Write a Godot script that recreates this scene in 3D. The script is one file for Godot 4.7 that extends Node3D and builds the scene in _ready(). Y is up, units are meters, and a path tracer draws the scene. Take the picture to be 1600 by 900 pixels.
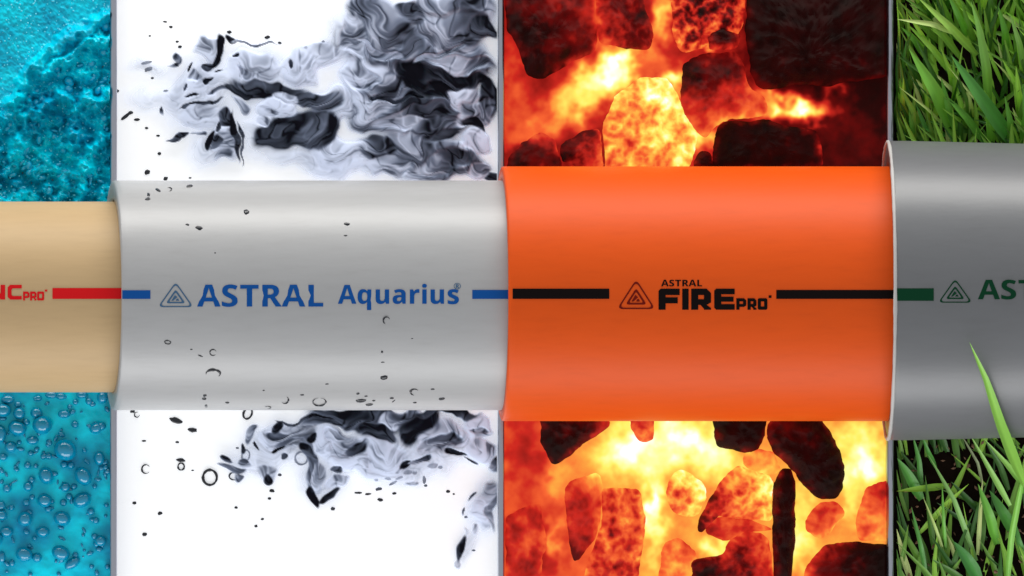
extends Node3D
# A run of four telescoped plastic pipes lying over a shallow display bed seen from straight above:
# trays of water, ink on white acrylic, burning charcoal and grass, with steel strips between them.
# 1 px of the drawing unit is 0.25 mm; h is height above the table in the same unit.

const U := 0.00025
const D := 12000.0          # camera height above the pipe axis
const H := 236.0            # height of the pipe axis
const CX := 200.0           # where the camera stands along the run
const CY := 450.0

var rng := RandomNumberGenerator.new()
var n_a := FastNoiseLite.new()
var n_b := FastNoiseLite.new()
var n_c := FastNoiseLite.new()
var n_cell := FastNoiseLite.new()
var M := {}
var used := {}

# ------------------------------------------------------------------ helpers
func W(px: float, py: float, h: float) -> Vector3:
	var f := (D - (h - H)) / D
	return Vector3((CX + (px - CX) * f - 800.0) * U, h * U, (CY + (py - CY) * f - 450.0) * U)

func numbered(called: String) -> String:
	if not used.has(called):
		used[called] = 0
		return called
	used[called] += 1
	return "%s_%03d" % [called, used[called]]

func tag(o: Node, label: String, category := "", group := "", kind := "") -> void:
	if label: o.set_meta("label", label)
	if category: o.set_meta("category", category)
	if group: o.set_meta("group", group)
	if kind: o.set_meta("kind", kind)

func thing(called: String, at: Vector3, label: String, category: String, group := "") -> Node3D:
	var o := Node3D.new()
	o.name = numbered(called)
	add_child(o)
	o.position = at
	tag(o, label, category, group)
	return o

func part(called: String, mesh: Mesh, mat: Material, parent: Node) -> MeshInstance3D:
	var o := MeshInstance3D.new()
	o.name = called if parent != self else numbered(called)
	o.mesh = mesh
	o.material_override = mat
	parent.add_child(o, true)
	return o

func build(v: PackedVector3Array, idx: PackedInt32Array, base := Vector3.ZERO, uv := PackedVector2Array(), col := PackedColorArray(), smooth := true) -> ArrayMesh:
	var w := PackedVector3Array()
	w.resize(v.size())
	for i in v.size():
		w[i] = v[i] - base
	var arr := []
	arr.resize(Mesh.ARRAY_MAX)
	if not smooth:
		# flat faces: every corner belongs to its own triangle
		var fv := PackedVector3Array()
		var fn := PackedVector3Array()
		for k in range(0, idx.size(), 3):
			var nrm := Plane(w[idx[k]], w[idx[k + 1]], w[idx[k + 2]]).normal
			for q in 3:
				fv.append(w[idx[k + q]])
				fn.append(nrm)
		arr[Mesh.ARRAY_VERTEX] = fv
		arr[Mesh.ARRAY_NORMAL] = fn
		var flat := ArrayMesh.new()
		flat.add_surface_from_arrays(Mesh.PRIMITIVE_TRIANGLES, arr)
		return flat
	arr[Mesh.ARRAY_VERTEX] = w
	arr[Mesh.ARRAY_INDEX] = idx
	if uv.size(): arr[Mesh.ARRAY_TEX_UV] = uv
	if col.size(): arr[Mesh.ARRAY_COLOR] = col
	var st := SurfaceTool.new()
	st.create_from_arrays(arr)
	st.generate_normals()
	return st.commit()

func grid_index(nx: int, nz: int) -> PackedInt32Array:
	var idx := PackedInt32Array()
	for j in nz - 1:
		for i in nx - 1:
			var a := j * nx + i
			idx.append_array(PackedInt32Array([a, a + 1, a + nx + 1, a, a + nx + 1, a + nx]))
	return idx

func mat(srgb: Color, rough := 0.5, metal := 0.0) -> StandardMaterial3D:
	var m := StandardMaterial3D.new()
	m.albedo_color = srgb
	m.roughness = rough
	m.metallic = metal
	return m

func noise(kind: int, freq: float, sd: int, oct := 4) -> FastNoiseLite:
	var n := FastNoiseLite.new()
	n.noise_type = kind
	n.frequency = freq
	n.seed = sd
	n.fractal_octaves = oct
	return n

func noise_tex(size: Vector2i, freq: float, sd: int, normal := false, strength := 4.0) -> NoiseTexture2D:
	var t := NoiseTexture2D.new()
	t.width = size.x
	t.height = size.y
	t.seamless = true
	t.noise = noise(FastNoiseLite.TYPE_SIMPLEX, freq, sd)
	t.as_normal_map = normal
	t.bump_strength = strength
	return t

func box_mesh(lo: Vector3, hi: Vector3, base: Vector3, bevel := 0.0) -> ArrayMesh:
	# box whose four upper edges are rounded
	var v := PackedVector3Array()
	var idx := PackedInt32Array()
	var levels := [[lo.y, 0.0]]
	if bevel > 0.0:
		for k in 6:
			var a := PI / 2 * k / 5.0
			levels.append([hi.y - bevel + bevel * sin(a), bevel * (1.0 - cos(a))])
	else:
		levels.append([hi.y, 0.0])
	for l in levels:
		var b: float = l[1]
		v.append_array(PackedVector3Array([Vector3(lo.x + b, l[0], lo.z + b), Vector3(hi.x - b, l[0], lo.z + b), Vector3(hi.x - b, l[0], hi.z - b), Vector3(lo.x + b, l[0], hi.z - b)]))
	for k in levels.size() - 1:
		for s in 4:
			var a := k * 4 + s
			var b := k * 4 + (s + 1) % 4
			idx.append_array(PackedInt32Array([a, b + 4, a + 4, a, b, b + 4]))
	var t := (levels.size() - 1) * 4
	idx.append_array(PackedInt32Array([t, t + 1, t + 2, t, t + 2, t + 3, 0, 2, 1, 0, 3, 2]))
	return build(v, idx, base, PackedVector2Array(), PackedColorArray(), false)

func ss(a: float, b: float, x: float) -> float:
	return smoothstep(a, b, x)

# ------------------------------------------------------------------ pipes
# profile: [x, outer radius] along the pipe in axis-plane pixels; lathe with end skew so the cut leans
func pipe_mesh(profile: Array, axis_py: float, wall: float, skew0: float, skew1: float, base: Vector3, lip := 3.0) -> ArrayMesh:
	var ring := []          # [x, r, skew weight]
	var x0: float = profile[0][0]
	var x1: float = profile[-1][0]
	var r0: float = profile[0][1]
	var r1: float = profile[-1][1]
	ring.append([x0 + 120.0, r0 - wall])
	ring.append([x0 + 4.0, r0 - wall])
	ring.append([x0, r0 - wall + 2.0])
	ring.append([x0, r0 - lip])
	ring.append([x0 + lip * 0.3, r0 - lip * 0.3])
	ring.append([x0 + lip, r0])
	var steps := 60
	for k in range(1, steps):
		var t := float(k) / steps
		var x: float = lerpf(x0, x1, t)
		var r := r0
		for s in profile.size() - 1:
			if x >= profile[s][0]:
				r = lerpf(profile[s][1], profile[s + 1][1], clampf((x - profile[s][0]) / (profile[s + 1][0] - profile[s][0]), 0, 1))
		if x > x0 + lip + 1.0 and x < x1 - lip - 1.0:
			ring.append([x, r])
	ring.append([x1 - lip, r1])
	ring.append([x1 - lip * 0.3, r1 - lip * 0.3])
	ring.append([x1, r1 - lip])
	ring.append([x1, r1 - wall])
	ring.append([x1 - 120.0, r1 - wall])
	var seg := 160
	var v := PackedVector3Array()
	var uv := PackedVector2Array()
	var idx := PackedInt32Array()
	for q in ring:
		for s in seg + 1:
			var a := TAU * s / seg
			var x: float = q[0]
			var r: float = q[1]
			var w0 := clampf(1.0 - (x - x0) / 200.0, 0, 1)
			var w1 := clampf(1.0 - (x1 - x) / 200.0, 0, 1)
			var xx: float = x + cos(a) * (skew0 * w0 + skew1 * w1)
			v.append(Vector3((xx - 800.0) * U, (H + r * cos(a)) * U, (axis_py - 450.0 + r * sin(a)) * U))
			uv.append(Vector2(x / 400.0, float(s) / seg * 3.0))
	for k in ring.size() - 1:
		for s in seg:
			var a := k * (seg + 1) + s
			var b := a + seg + 1
			idx.append_array(PackedInt32Array([a, b, b + 1, a, b + 1, a + 1]))
	return build(v, idx, base, uv)

# points of a print in picture pixels, laid on the pipe's front
func on_pipe(px: float, py: float, axis_py: float, r: float, lift := 0.6) -> Vector3:
	var h := H + r
	for k in 3:
		var f := (D - (h - H)) / D
		var dz := CY + (py - CY) * f - axis_py
		h = H + sqrt(maxf((r + lift) * (r + lift) - dz * dz, 0.0))
	return W(px, py, h)

func poly_print(polys: Array, axis_py: float, r: float, base: Vector3) -> ArrayMesh:
	var v := PackedVector3Array()
	var idx := PackedInt32Array()
	var pieces := []
	for p in polys:
		var whole := PackedVector2Array(p)
		var top := 1e9
		var bottom := -1e9
		for q in whole:
			top = minf(top, q.y)
			bottom = maxf(bottom, q.y)
		var y := top
		while y < bottom - 0.01:
			var y2 := minf(y + 3.0, bottom)
			for c in Geometry2D.intersect_polygons(whole, PackedVector2Array([Vector2(-1e4, y), Vector2(1e4, y), Vector2(1e4, y2), Vector2(-1e4, y2)])):
				pieces.append(c)
			y = y2
	for p in pieces:
		var pts := PackedVector2Array(p)
		var tri := Geometry2D.triangulate_polygon(pts)
		var at := v.size()
		for q in pts:
			v.append(on_pipe(q.x, q.y, axis_py, r))
		for k in range(0, tri.size(), 3):
			var a := pts[tri[k]]
			var b := pts[tri[k + 1]]
			var c := pts[tri[k + 2]]
			if (b - a).cross(c - a) > 0.0:
				idx.append_array(PackedInt32Array([at + tri[k], at + tri[k + 1], at + tri[k + 2]]))
			else:
				idx.append_array(PackedInt32Array([at + tri[k], at + tri[k + 2], at + tri[k + 1]]))
	return build(v, idx, base)

func rect(x0: float, y0: float, x1: float, y1: float) -> Array:
	return [Vector2(x0, y0), Vector2(x1, y0), Vector2(x1, y1), Vector2(x0, y1)]

func stripe_polys(x0: float, y0: float, x1: float, y1: float) -> Array:
	var out := []
	var n := 8
	for k in n:
		out.append(rect(x0, lerpf(y0, y1, float(k) / n), x1, lerpf(y0, y1, float(k + 1) / n)))
	return out

func text_print(s: String, bold: bool, box: Rect2, axis_py: float, r: float, base: Vector3) -> ArrayMesh:
	var f := SystemFont.new()
	f.font_names = PackedStringArray(["Droid Sans"])
	f.font_weight = 700 if bold else 400
	var tm := TextMesh.new()
	tm.font = f
	tm.text = s
	tm.font_size = 96
	tm.pixel_size = 0.01
	tm.depth = 0.0
	tm.curve_step = 1.0
	var arr := tm.get_mesh_arrays()
	var pv: PackedVector3Array = arr[Mesh.ARRAY_VERTEX]
	var pi: PackedInt32Array = arr[Mesh.ARRAY_INDEX]
	var lo := Vector2(1e9, 1e9)
	var hi := Vector2(-1e9, -1e9)
	for p in pv:
		lo = lo.min(Vector2(p.x, p.y))
		hi = hi.max(Vector2(p.x, p.y))
	var v := PackedVector3Array()
	for p in pv:
		var u := (p.x - lo.x) / (hi.x - lo.x)
		var w := (hi.y - p.y) / (hi.y - lo.y)
		v.append(on_pipe(box.position.x + u * box.size.x, box.position.y + w * box.size.y, axis_py, r))
	return build(v, pi, base)

func round_tri(c: Vector2, w: float, h: float, inset: float) -> PackedVector2Array:
	# rounded triangle, apex up; c is the middle of its base
	var out := PackedVector2Array()
	var g := Vector2(c.x, c.y - h / 3.0)
	var corners := [Vector2(c.x, c.y - h), Vector2(c.x + w / 2, c.y), Vector2(c.x - w / 2, c.y)]
	for k in 3:
		var p: Vector2 = corners[k]
		var prev: Vector2 = corners[(k + 2) % 3]
		var next: Vector2 = corners[(k + 1) % 3]
		var a := p + (prev - p) * 0.17
		var b := p + (next - p) * 0.17
		for t in 7:
			var u := t / 6.0
			var q := a.lerp(p, u).lerp(p.lerp(b, u), u)
			out.append(g + (q - g) * (1.0 - inset))
	return out

func tri_polys(cx: float, base_y: float, w: float, h: float) -> Array:
	var out := []
	for lvl in [[0.0, 0.13], [0.45, 0.62]]:
		var a := round_tri(Vector2(cx, base_y), w, h, lvl[0])
		var b := round_tri(Vector2(cx, base_y), w, h, lvl[1])
		for k in a.size():
			var m := (k + 1) % a.size()
			out.append([a[k], a[m], b[m], b[k]])
	var gx := cx
	var gy := base_y - h / 3.0
	out.append([Vector2(gx - w * .02, gy - h * .14), Vector2(gx + w * .05, gy - h * .06), Vector2(gx - w * .07, gy + h * .08), Vector2(gx - w * .12, gy + h * .08)])
	out.append([Vector2(gx + w * .03, gy + h * .0), Vector2(gx + w * .07, gy + h * .0), Vector2(gx + w * .10, gy + h * .08), Vector2(gx + w * .0, gy + h * .08)])
	return out

func block_letter(ch: String, x0: float, y0: float, x1: float, y1: float, t: float, tx: float) -> Array:
	var m := (y0 + y1) / 2.0
	var k := t * 0.35
	match ch:
		"F": return [[Vector2(x0 + k, y0), Vector2(x1, y0), Vector2(x1, y0 + t), Vector2(x0 + tx, y0 + t), Vector2(x0 + tx, m - t * .3), Vector2(x1 - t * .3, m - t * .3), Vector2(x1 - t * .3, m + t * .65), Vector2(x0 + tx, m + t * .65), Vector2(x0 + tx, y1), Vector2(x0, y1), Vector2(x0, y0 + k)]]
		"I": return [rect(x0, y0, x1, y1)]
		"E": return [[Vector2(x0 + k, y0), Vector2(x1, y0), Vector2(x1, y0 + t), Vector2(x0 + tx, y0 + t), Vector2(x0 + tx, m - t * .45), Vector2(x1 - t * .2, m - t * .45), Vector2(x1 - t * .2, m + t * .45), Vector2(x0 + tx, m + t * .45), Vector2(x0 + tx, y1 - t), Vector2(x1, y1 - t), Vector2(x1, y1), Vector2(x0 + k, y1), Vector2(x0, y1 - k), Vector2(x0, y0 + k)]]
		"C": return [[Vector2(x0 + k * 2, y0), Vector2(x1, y0), Vector2(x1, y0 + t), Vector2(x0 + tx + k, y0 + t), Vector2(x0 + tx, y0 + t + k), Vector2(x0 + tx, y1 - t - k), Vector2(x0 + tx + k, y1 - t), Vector2(x1, y1 - t), Vector2(x1, y1), Vector2(x0 + k * 2, y1), Vector2(x0, y1 - k * 2), Vector2(x0, y0 + k * 2)]]
		"N": return [rect(x0, y0, x0 + tx, y1), rect(x1 - tx, y0, x1, y1), [Vector2(x0 + tx, y0), Vector2(x1 - tx, y1 - t), Vector2(x1 - tx, y1), Vector2(x0 + tx, y0 + t)]]
		"O": return [[Vector2(x0 + k, y0), Vector2(x1 - k, y0), Vector2(x1, y0 + k), Vector2(x1, y0 + t), Vector2(x0, y0 + t), Vector2(x0, y0 + k)], rect(x0, y0 + t, x0 + tx, y1 - t), rect(x1 - tx, y0 + t, x1, y1 - t), [Vector2(x0, y1 - t), Vector2(x1, y1 - t), Vector2(x1, y1 - k), Vector2(x1 - k, y1), Vector2(x0 + k, y1), Vector2(x0, y1 - k)]]
		"P", "R":
			var out := [[Vector2(x0, y0), Vector2(x1 - k * 2, y0), Vector2(x1, y0 + k * 2), Vector2(x1, y0 + t), Vector2(x0, y0 + t)], rect(x0, y0 + t, x0 + tx, y1), rect(x1 - tx, y0 + t, x1, m), [Vector2(x0 + tx, m), Vector2(x1, m), Vector2(x1, m + t * .5), Vector2(x1 - k * 2, m + t * .9), Vector2(x0 + tx, m + t * .9)]]
			if ch == "R":
				out.append([Vector2(x1 - tx * 1.5, m + t * .9), Vector2(x1 - k * 2, m + t * .9), Vector2(x1, m + t * 1.4), Vector2(x1, y1), Vector2(x1 - tx, y1), Vector2(x1 - tx, m + t * 1.5)])
			return out
	return []

# ------------------------------------------------------------------ ink
func ink_color(t: float) -> Color:
	t = clampf(t, 0, 1)
	var black := Color(0.004, 0.005, 0.009)
	var mid := Color(0.15, 0.18, 0.26)
	var pale := Color(0.66, 0.74, 0.95)
	if t < 0.5:
		return black.lerp(mid, pow(t / 0.5, 1.4))
	return mid.lerp(pale, (t - 0.5) / 0.5)

# A plume of dye: one thin relief sheet. Each lobe is a blot of dye that slow eddies have drawn out; later lobes lie over earlier ones.
func plume(lobes: Array, x0: float, x1: float, y0: float, y1: float, base: Vector3) -> ArrayMesh:
	var pn := FastNoiseLite.new()
	pn.noise_type = FastNoiseLite.TYPE_PERLIN
	pn.frequency = 1.0
	pn.fractal_type = FastNoiseLite.FRACTAL_NONE
	pn.seed = 11
	# where the current carried each spot from, on a coarse net
	var cs := 4.0
	var mx := int((x1 - x0) / cs) + 2
	var my := int((y1 - y0) / cs) + 2
	var carried := PackedVector2Array()
	carried.resize(mx * my)
	for j in my:
		for i in mx:
			var q := Vector2(x0 + i * cs, y0 + j * cs)
			for k in 5:
				var vel := Vector2.ZERO
				for ed in [[84.0, 1.4, 0.0], [40.0, 0.85, 40.0], [16.0, 0.2, 90.0]]:
					var sc: float = ed[0]
					var o: float = ed[2]
					var dy := pn.get_noise_2d(q.x / sc + o, (q.y + 1.0) / sc) - pn.get_noise_2d(q.x / sc + o, (q.y - 1.0) / sc)
					var dx := pn.get_noise_2d((q.x + 1.0) / sc + o, q.y / sc) - pn.get_noise_2d((q.x - 1.0) / sc + o, q.y / sc)
					vel += Vector2(dy, -dx) * sc * ed[1]
				q -= vel * 0.5
			carried[j * mx + i] = q
	var st := 1.5
	var nx := int((x1 - x0) / st) + 1
	var ny := int((y1 - y0) / st) + 1
	var from := PackedVector2Array()
	from.resize(nx * ny)
	var tone := PackedFloat32Array()
	var dens := PackedFloat32Array()
	var hgt := PackedFloat32Array()
	for f in [tone, dens, hgt]: f.resize(nx * ny)
	tone.fill(1.0)
	for j in ny:
		for i in nx:
			var fx := i * st / cs
			var fy := j * st / cs
			var ix := int(fx)
			var iy := int(fy)
			var c := iy * mx + ix
			from[j * nx + i] = carried[c].lerp(carried[c + 1], fx - ix).lerp(carried[c + mx].lerp(carried[c + mx + 1], fx - ix), fy - iy)
	var n := 0
	for l in lobes:
		var ctr := Vector2(l[0], l[1])
		var a: float = l[2]
		var b: float = l[3]
		var tn: float = l[5]
		var op: float = l[6] if l.size() > 6 else 1.0
		var small := minf(a, b)
		var big := maxf(a, b)
		var mix := 0.7 if small > 12.0 else 0.75
		var inner := 0.74 if op > 0.75 else 0.15
		var cr := cos(deg_to_rad(l[4]))
		var sr := sin(deg_to_rad(l[4]))
		var turn := deg_to_rad((n * 47) % 70 - 35.0)
		var c2 := cos(turn)
		var s2 := sin(turn)
		var sd := n * 13.7
		var tail := 0.30 if n % 2 == 0 else -0.30
		var reach := big * 1.1 + 42.0
		var i0 := clampi(int((ctr.x - reach - x0) / st), 0, nx - 1)
		var i1 := clampi(int((ctr.x + reach - x0) / st), 0, nx - 1)
		var j0 := clampi(int((ctr.y - reach - y0) / st), 0, ny - 1)
		var j1 := clampi(int((ctr.y + reach - y0) / st), 0, ny - 1)
		for j in range(j0, j1 + 1):
			for i in range(i0, i1 + 1):
				var at := j * nx + i
				var q := from[at]
				var d := Vector2(x0 + i * st, y0 + j * st).lerp(q, mix) - ctr
				var lx := d.x * cr + d.y * sr
				var ly := -d.x * sr + d.y * cr
				var yy := ly / (b * (1.0 + tail * clampf(lx / a, -1, 1)))
				var rr := lx * lx / (a * a) + yy * yy
				if rr > 1.05: continue
				var r := sqrt(rr)
				var m := (1.0 - smoothstep(inner, 1.02, r)) * op
				if m < 0.004: continue
				var e := q - ctr
				var ex := e.x * cr + e.y * sr
				var ey := -e.x * sr + e.y * cr
				var u := ex * c2 + ey * s2 + sd * 50.0
				var w := (ey * c2 - ex * s2) * 0.65 + 0.5 * r * small
				var fil := pn.get_noise_2d(u / 50.0, w / 9.0) * 0.67 + pn.get_noise_2d(u / 25.0, w / 4.5) * 0.33
				var fine := pn.get_noise_2d(u / 46.0 + 9.0, w / 3.4)
				var fold := pn.get_noise_2d(u / 52.0 + 5.0, w / 26.0) * 0.75 + pn.get_noise_2d(u / 26.0, w / 13.0) * 0.25
				var lw := pn.get_noise_2d(u / 44.0 + 21.0, w / 20.0) / 0.06
				var ld := pn.get_noise_2d(u / 46.0 + 33.0, w / 18.0) / 0.055
				var t := tn - (d.x * 0.7 - d.y * 0.3) / big * 0.34 * minf(1.0, tn * 2.0)  # shade on one side of each lobe, put into the dye tone
				if tn > 0.25: t += 0.30 * smoothstep(0.5, 0.92, r) * tn
				t += fold * 0.42 + fil * 0.46 * (0.3 + tn) + fine * 0.26 * (0.3 + tn)
				t += 0.30 * exp(-lw * lw) * (0.2 + tn) - 0.28 * exp(-ld * ld)
				if tn > 0.6: t -= 0.22 * exp(-pow((r - 0.93) / 0.05, 2.0))
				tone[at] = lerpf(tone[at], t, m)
				dens[at] += m * (1.0 - dens[at])
				hgt[at] = lerpf(hgt[at], 6.0 + sqrt(maxf(1.0 - rr, 0.0)) * minf(small, 50.0) * 0.22 + fold * 2.0 + fil * 0.5, m)
		n += 1
	var v := PackedVector3Array()
	var col := PackedColorArray()
	v.resize(nx * ny)
	col.resize(nx * ny)
	for j in ny:
		for i in nx:
			var at := j * nx + i
			var t := clampf(tone[at], 0, 1)
			v[at] = W(x0 + i * st, y0 + j * st, 8.0 + hgt[at])
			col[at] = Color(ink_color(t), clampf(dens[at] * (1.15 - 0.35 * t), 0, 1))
	var idx := PackedInt32Array()
	for j in ny - 1:
		for i in nx - 1:
			var c := j * nx + i
			if maxf(maxf(col[c].a, col[c + 1].a), maxf(col[c + nx].a, col[c + nx + 1].a)) < 0.01: continue
			idx.append_array(PackedInt32Array([c, c + 1, c + nx + 1, c, c + nx + 1, c + nx]))
	return build(v, idx, base, PackedVector2Array(), col)

# frame on a surface: origin, right, down and outward axes (pixels along right / down)
func drop_mesh(o: Vector3, right: Vector3, down: Vector3, out: Vector3, a: float, b: float, rot: float, sd: float) -> ArrayMesh:
	var v := PackedVector3Array()
	var idx := PackedInt32Array()
	var na := 16
	var nr := 4
	for k in nr + 1:
		var r := float(k) / nr
		for s in na:
			var th := TAU * s / na
			var f := 1.0 + 0.35 * n_b.get_noise_2d(cos(th) * 55.0 + sd, sin(th) * 55.0)
			var lx := cos(th) * r * a * f
			var ly := sin(th) * r * b * f
			var p := o + right * ((lx * cos(rot) - ly * sin(rot)) * U) + down * ((lx * sin(rot) + ly * cos(rot)) * U)
			v.append(p + out * (sqrt(1.0 - r * r) * minf(a, b) * 0.5 - 0.3) * U)
	for k in nr:
		for s in na:
			var p := k * na + s
			var q := k * na + (s + 1) % na
			if k > 0:
				idx.append_array(PackedInt32Array([p, q, p + na]))
			idx.append_array(PackedInt32Array([q, q + na, p + na]))
	return build(v, idx, o)

func arc_mesh(o: Vector3, right: Vector3, down: Vector3, out: Vector3, a: float, b: float, rot: float, from: float, to: float, thick: float, sd: float) -> ArrayMesh:
	var v := PackedVector3Array()
	var idx := PackedInt32Array()
	var n := 28
	var m := 6
	var whole := to - from > 359.0
	for k in n + 1:
		var u := float(k) / n
		var th := deg_to_rad(lerpf(from, to, u))
		var t := thick * (0.75 + 0.55 * n_b.get_noise_2d(cos(th) * 70.0 + sd, sin(th) * 70.0))
		if not whole:
			t *= 0.15 + 0.85 * sin(PI * clampf(u, 0.0, 1.0))
		var c := Vector2(cos(th) * a, sin(th) * b)
		var nrm := Vector2(cos(th) / a, sin(th) / b).normalized()
		for s in m:
			var q := TAU * s / m
			var w := c + nrm * cos(q) * t
			var wx := w.x * cos(rot) - w.y * sin(rot)
			var wy := w.x * sin(rot) + w.y * cos(rot)
			v.append(o + right * (wx * U) + down * (wy * U) + out * ((sin(q) * t * 0.6 + t * 0.3) * U))
	for k in n:
		for s in m:
			var p := k * m + s
			var q := k * m + (s + 1) % m
			idx.append_array(PackedInt32Array([p, q, p + m, q, q + m, p + m]))
	return build(v, idx, o)

# ------------------------------------------------------------------ fire
func heat_color(t: float) -> Color:
	var stops := [[0.0, Color(0.006, 0.0012, 0.001)], [0.12, Color(0.02, 0.001, 0.001)], [0.26, Color(0.13, 0.002, 0.002)], [0.42, Color(0.62, 0.02, 0.012)], [0.56, Color(0.95, 0.13, 0.03)], [0.70, Color(1.0, 0.45, 0.06)], [0.82, Color(1.05, 0.90, 0.14)], [0.92, Color(1.1, 1.05, 0.45)], [1.0, Color(1.3, 1.3, 1.15)]]
	t = clampf(t, 0, 1)
	for k in stops.size() - 1:
		if t <= stops[k + 1][0]:
			return (stops[k][1] as Color).lerp(stops[k + 1][1], (t - stops[k][0]) / (stops[k + 1][0] - stops[k][0]))
	return stops[-1][1]

func glow_material(im: Image, rough := 0.95) -> StandardMaterial3D:
	var m := mat(Color(0.09, 0.075, 0.07), rough)
	m.metallic_specular = 0.12
	m.emission_enabled = true
	m.emission = Color.BLACK
	m.emission_texture = ImageTexture.create_from_image(im)
	m.emission_operator = BaseMaterial3D.EMISSION_OP_ADD
	m.emission_energy_multiplier = 1.0
	m.texture_repeat = false
	return m

func coal(outline: Array, thick: float, heat: float, grad: Vector2, crack: float, sd: int, base_h: float, label: String, called: String, rim_heat := 0.16) -> void:
	var c := Vector2.ZERO
	for p in outline: c += p
	c /= outline.size()
	var lo := Vector2(1e9, 1e9)
	var hi := Vector2(-1e9, -1e9)
	for p in outline:
		lo = lo.min(p)
		hi = hi.max(p)
	lo -= Vector2(6, 6)
	hi += Vector2(6, 6)
	# its own measure across the lump, in the bed's axes
	var wl := W(lo.x, lo.y, base_h) / U
	var wh := W(hi.x, hi.y, base_h) / U
	var lo0 := Vector2(wl.x, wl.z)
	var hi0 := Vector2(wh.x, wh.z)
	# outline resampled and roughened
	var rim := PackedVector2Array()
	var per := 0.0
	for k in outline.size(): per += outline[k].distance_to(outline[(k + 1) % outline.size()])
	var na := clampi(int(per / 3.2), 40, 220)
	var step := per / na
	var run := 0.0
	var at := 0.0
	for k in outline.size():
		var a: Vector2 = outline[k]
		var b: Vector2 = outline[(k + 1) % outline.size()]
		var len := a.distance_to(b)
		while at < run + len and rim.size() < na:
			rim.append(a.lerp(b, (at - run) / len))
			at += step
		run += len
	na = rim.size()
	# soften corners a little
	for pass_ in 9:
		var soft := rim.duplicate()
		for k in na:
			soft[k] = rim[k] * 0.5 + (rim[(k + 1) % na] + rim[(k + na - 1) % na]) * 0.25
		rim = soft
	var nr := clampi(int((hi - lo).length() / 9.0), 9, 26)
	var v := PackedVector3Array()
	var uv := PackedVector2Array()
	var idx := PackedInt32Array()
	for k in nr + 2:
		var r := minf(float(k) / nr, 1.0)
		for s in na:
			var e := rim[s]
			e += (e - c).normalized() * (n_b.get_noise_2d(e.x * 1.6 + sd, e.y * 1.6) * 4.0 + n_c.get_noise_2d(e.x * 1.2, e.y * 1.2 + sd) * 0.8)
			e.x = clampf(e.x, 789.0, 1385.0)
			var p := c + (e - c) * r
			var prof := pow(maxf(1.0 - pow(r, 2.8), 0.0), 0.5)
			var h := base_h + thick * prof
			h += (n_cell.get_noise_2d(p.x * 1.0 + sd * 7.0, p.y) * 0.30 + n_b.get_noise_2d(p.x * 2.6, p.y * 2.6 + sd) * 0.14 + n_c.get_noise_2d(p.x * 1.2 + sd, p.y * 1.2) * 0.03) * thick * minf(prof * 1.5, 1.0)
			if k == nr + 1:
				h = 1.0
			var wp := W(p.x, p.y, maxf(h, 1.0))
			v.append(wp)
			uv.append((Vector2(wp.x, wp.z) / U - lo0) / (hi0 - lo0))
	for k in nr + 1:
		for s in na:
			var p := k * na + s
			var q := k * na + (s + 1) % na
			idx.append_array(PackedInt32Array([p, p + na, q, q, p + na, q + na]))
	# outline may run either way round
	var area := 0.0
	for s in na: area += rim[s].cross(rim[(s + 1) % na])
	if area > 0.0:
		for k in range(0, idx.size(), 3):
			var sw := idx[k + 1]
			idx[k + 1] = idx[k + 2]
			idx[k + 2] = sw
	# how hot each spot of the lump is
	var n := 72
	var ring := outline.duplicate()
	ring.append(outline[0])
	var im := Image.create(n, n, false, Image.FORMAT_RGBF)
	for j in n:
		for i in n:
			var p := lo + Vector2((i + 0.5) / n, (j + 0.5) / n) * (hi - lo)
			var q := (p - (lo + hi) / 2.0) / ((hi - lo) / 2.0)
			var t := heat + grad.dot(q)
			var vein := absf(n_b.get_noise_2d(p.x * 1.7 + sd * 11.0, p.y * 1.7))
			t += n_a.get_noise_2d(p.x * 2.0 + sd * 5.0, p.y * 2.0) * (0.08 + 0.25 * heat)
			t += (0.20 - vein) * crack * 0.8 + n_c.get_noise_2d(p.x * 0.7, p.y * 0.7 + sd) * crack * 0.22
			# the skin next to the flames burns hotter than the face
			var deep := seg_dist(p, ring)
			t += rim_heat * clampf(1.15 - heat * 1.5, 0.1, 1.0) * (1.0 - ss(0.0, 15.0, deep)) * (0.7 + n_b.get_noise_2d(p.x * 2.0, p.y * 2.0 + sd) * 1.2)
			var cc := heat_color(t)
			im.set_pixel(i, j, cc)
	var base := W(c.x, c.y, 0.0)
	var o := part(called, build(v, idx, base, uv), glow_material(im), self)
	o.position = base
	tag(o, label, "charcoal", "charcoal lumps in the fire tray")

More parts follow.
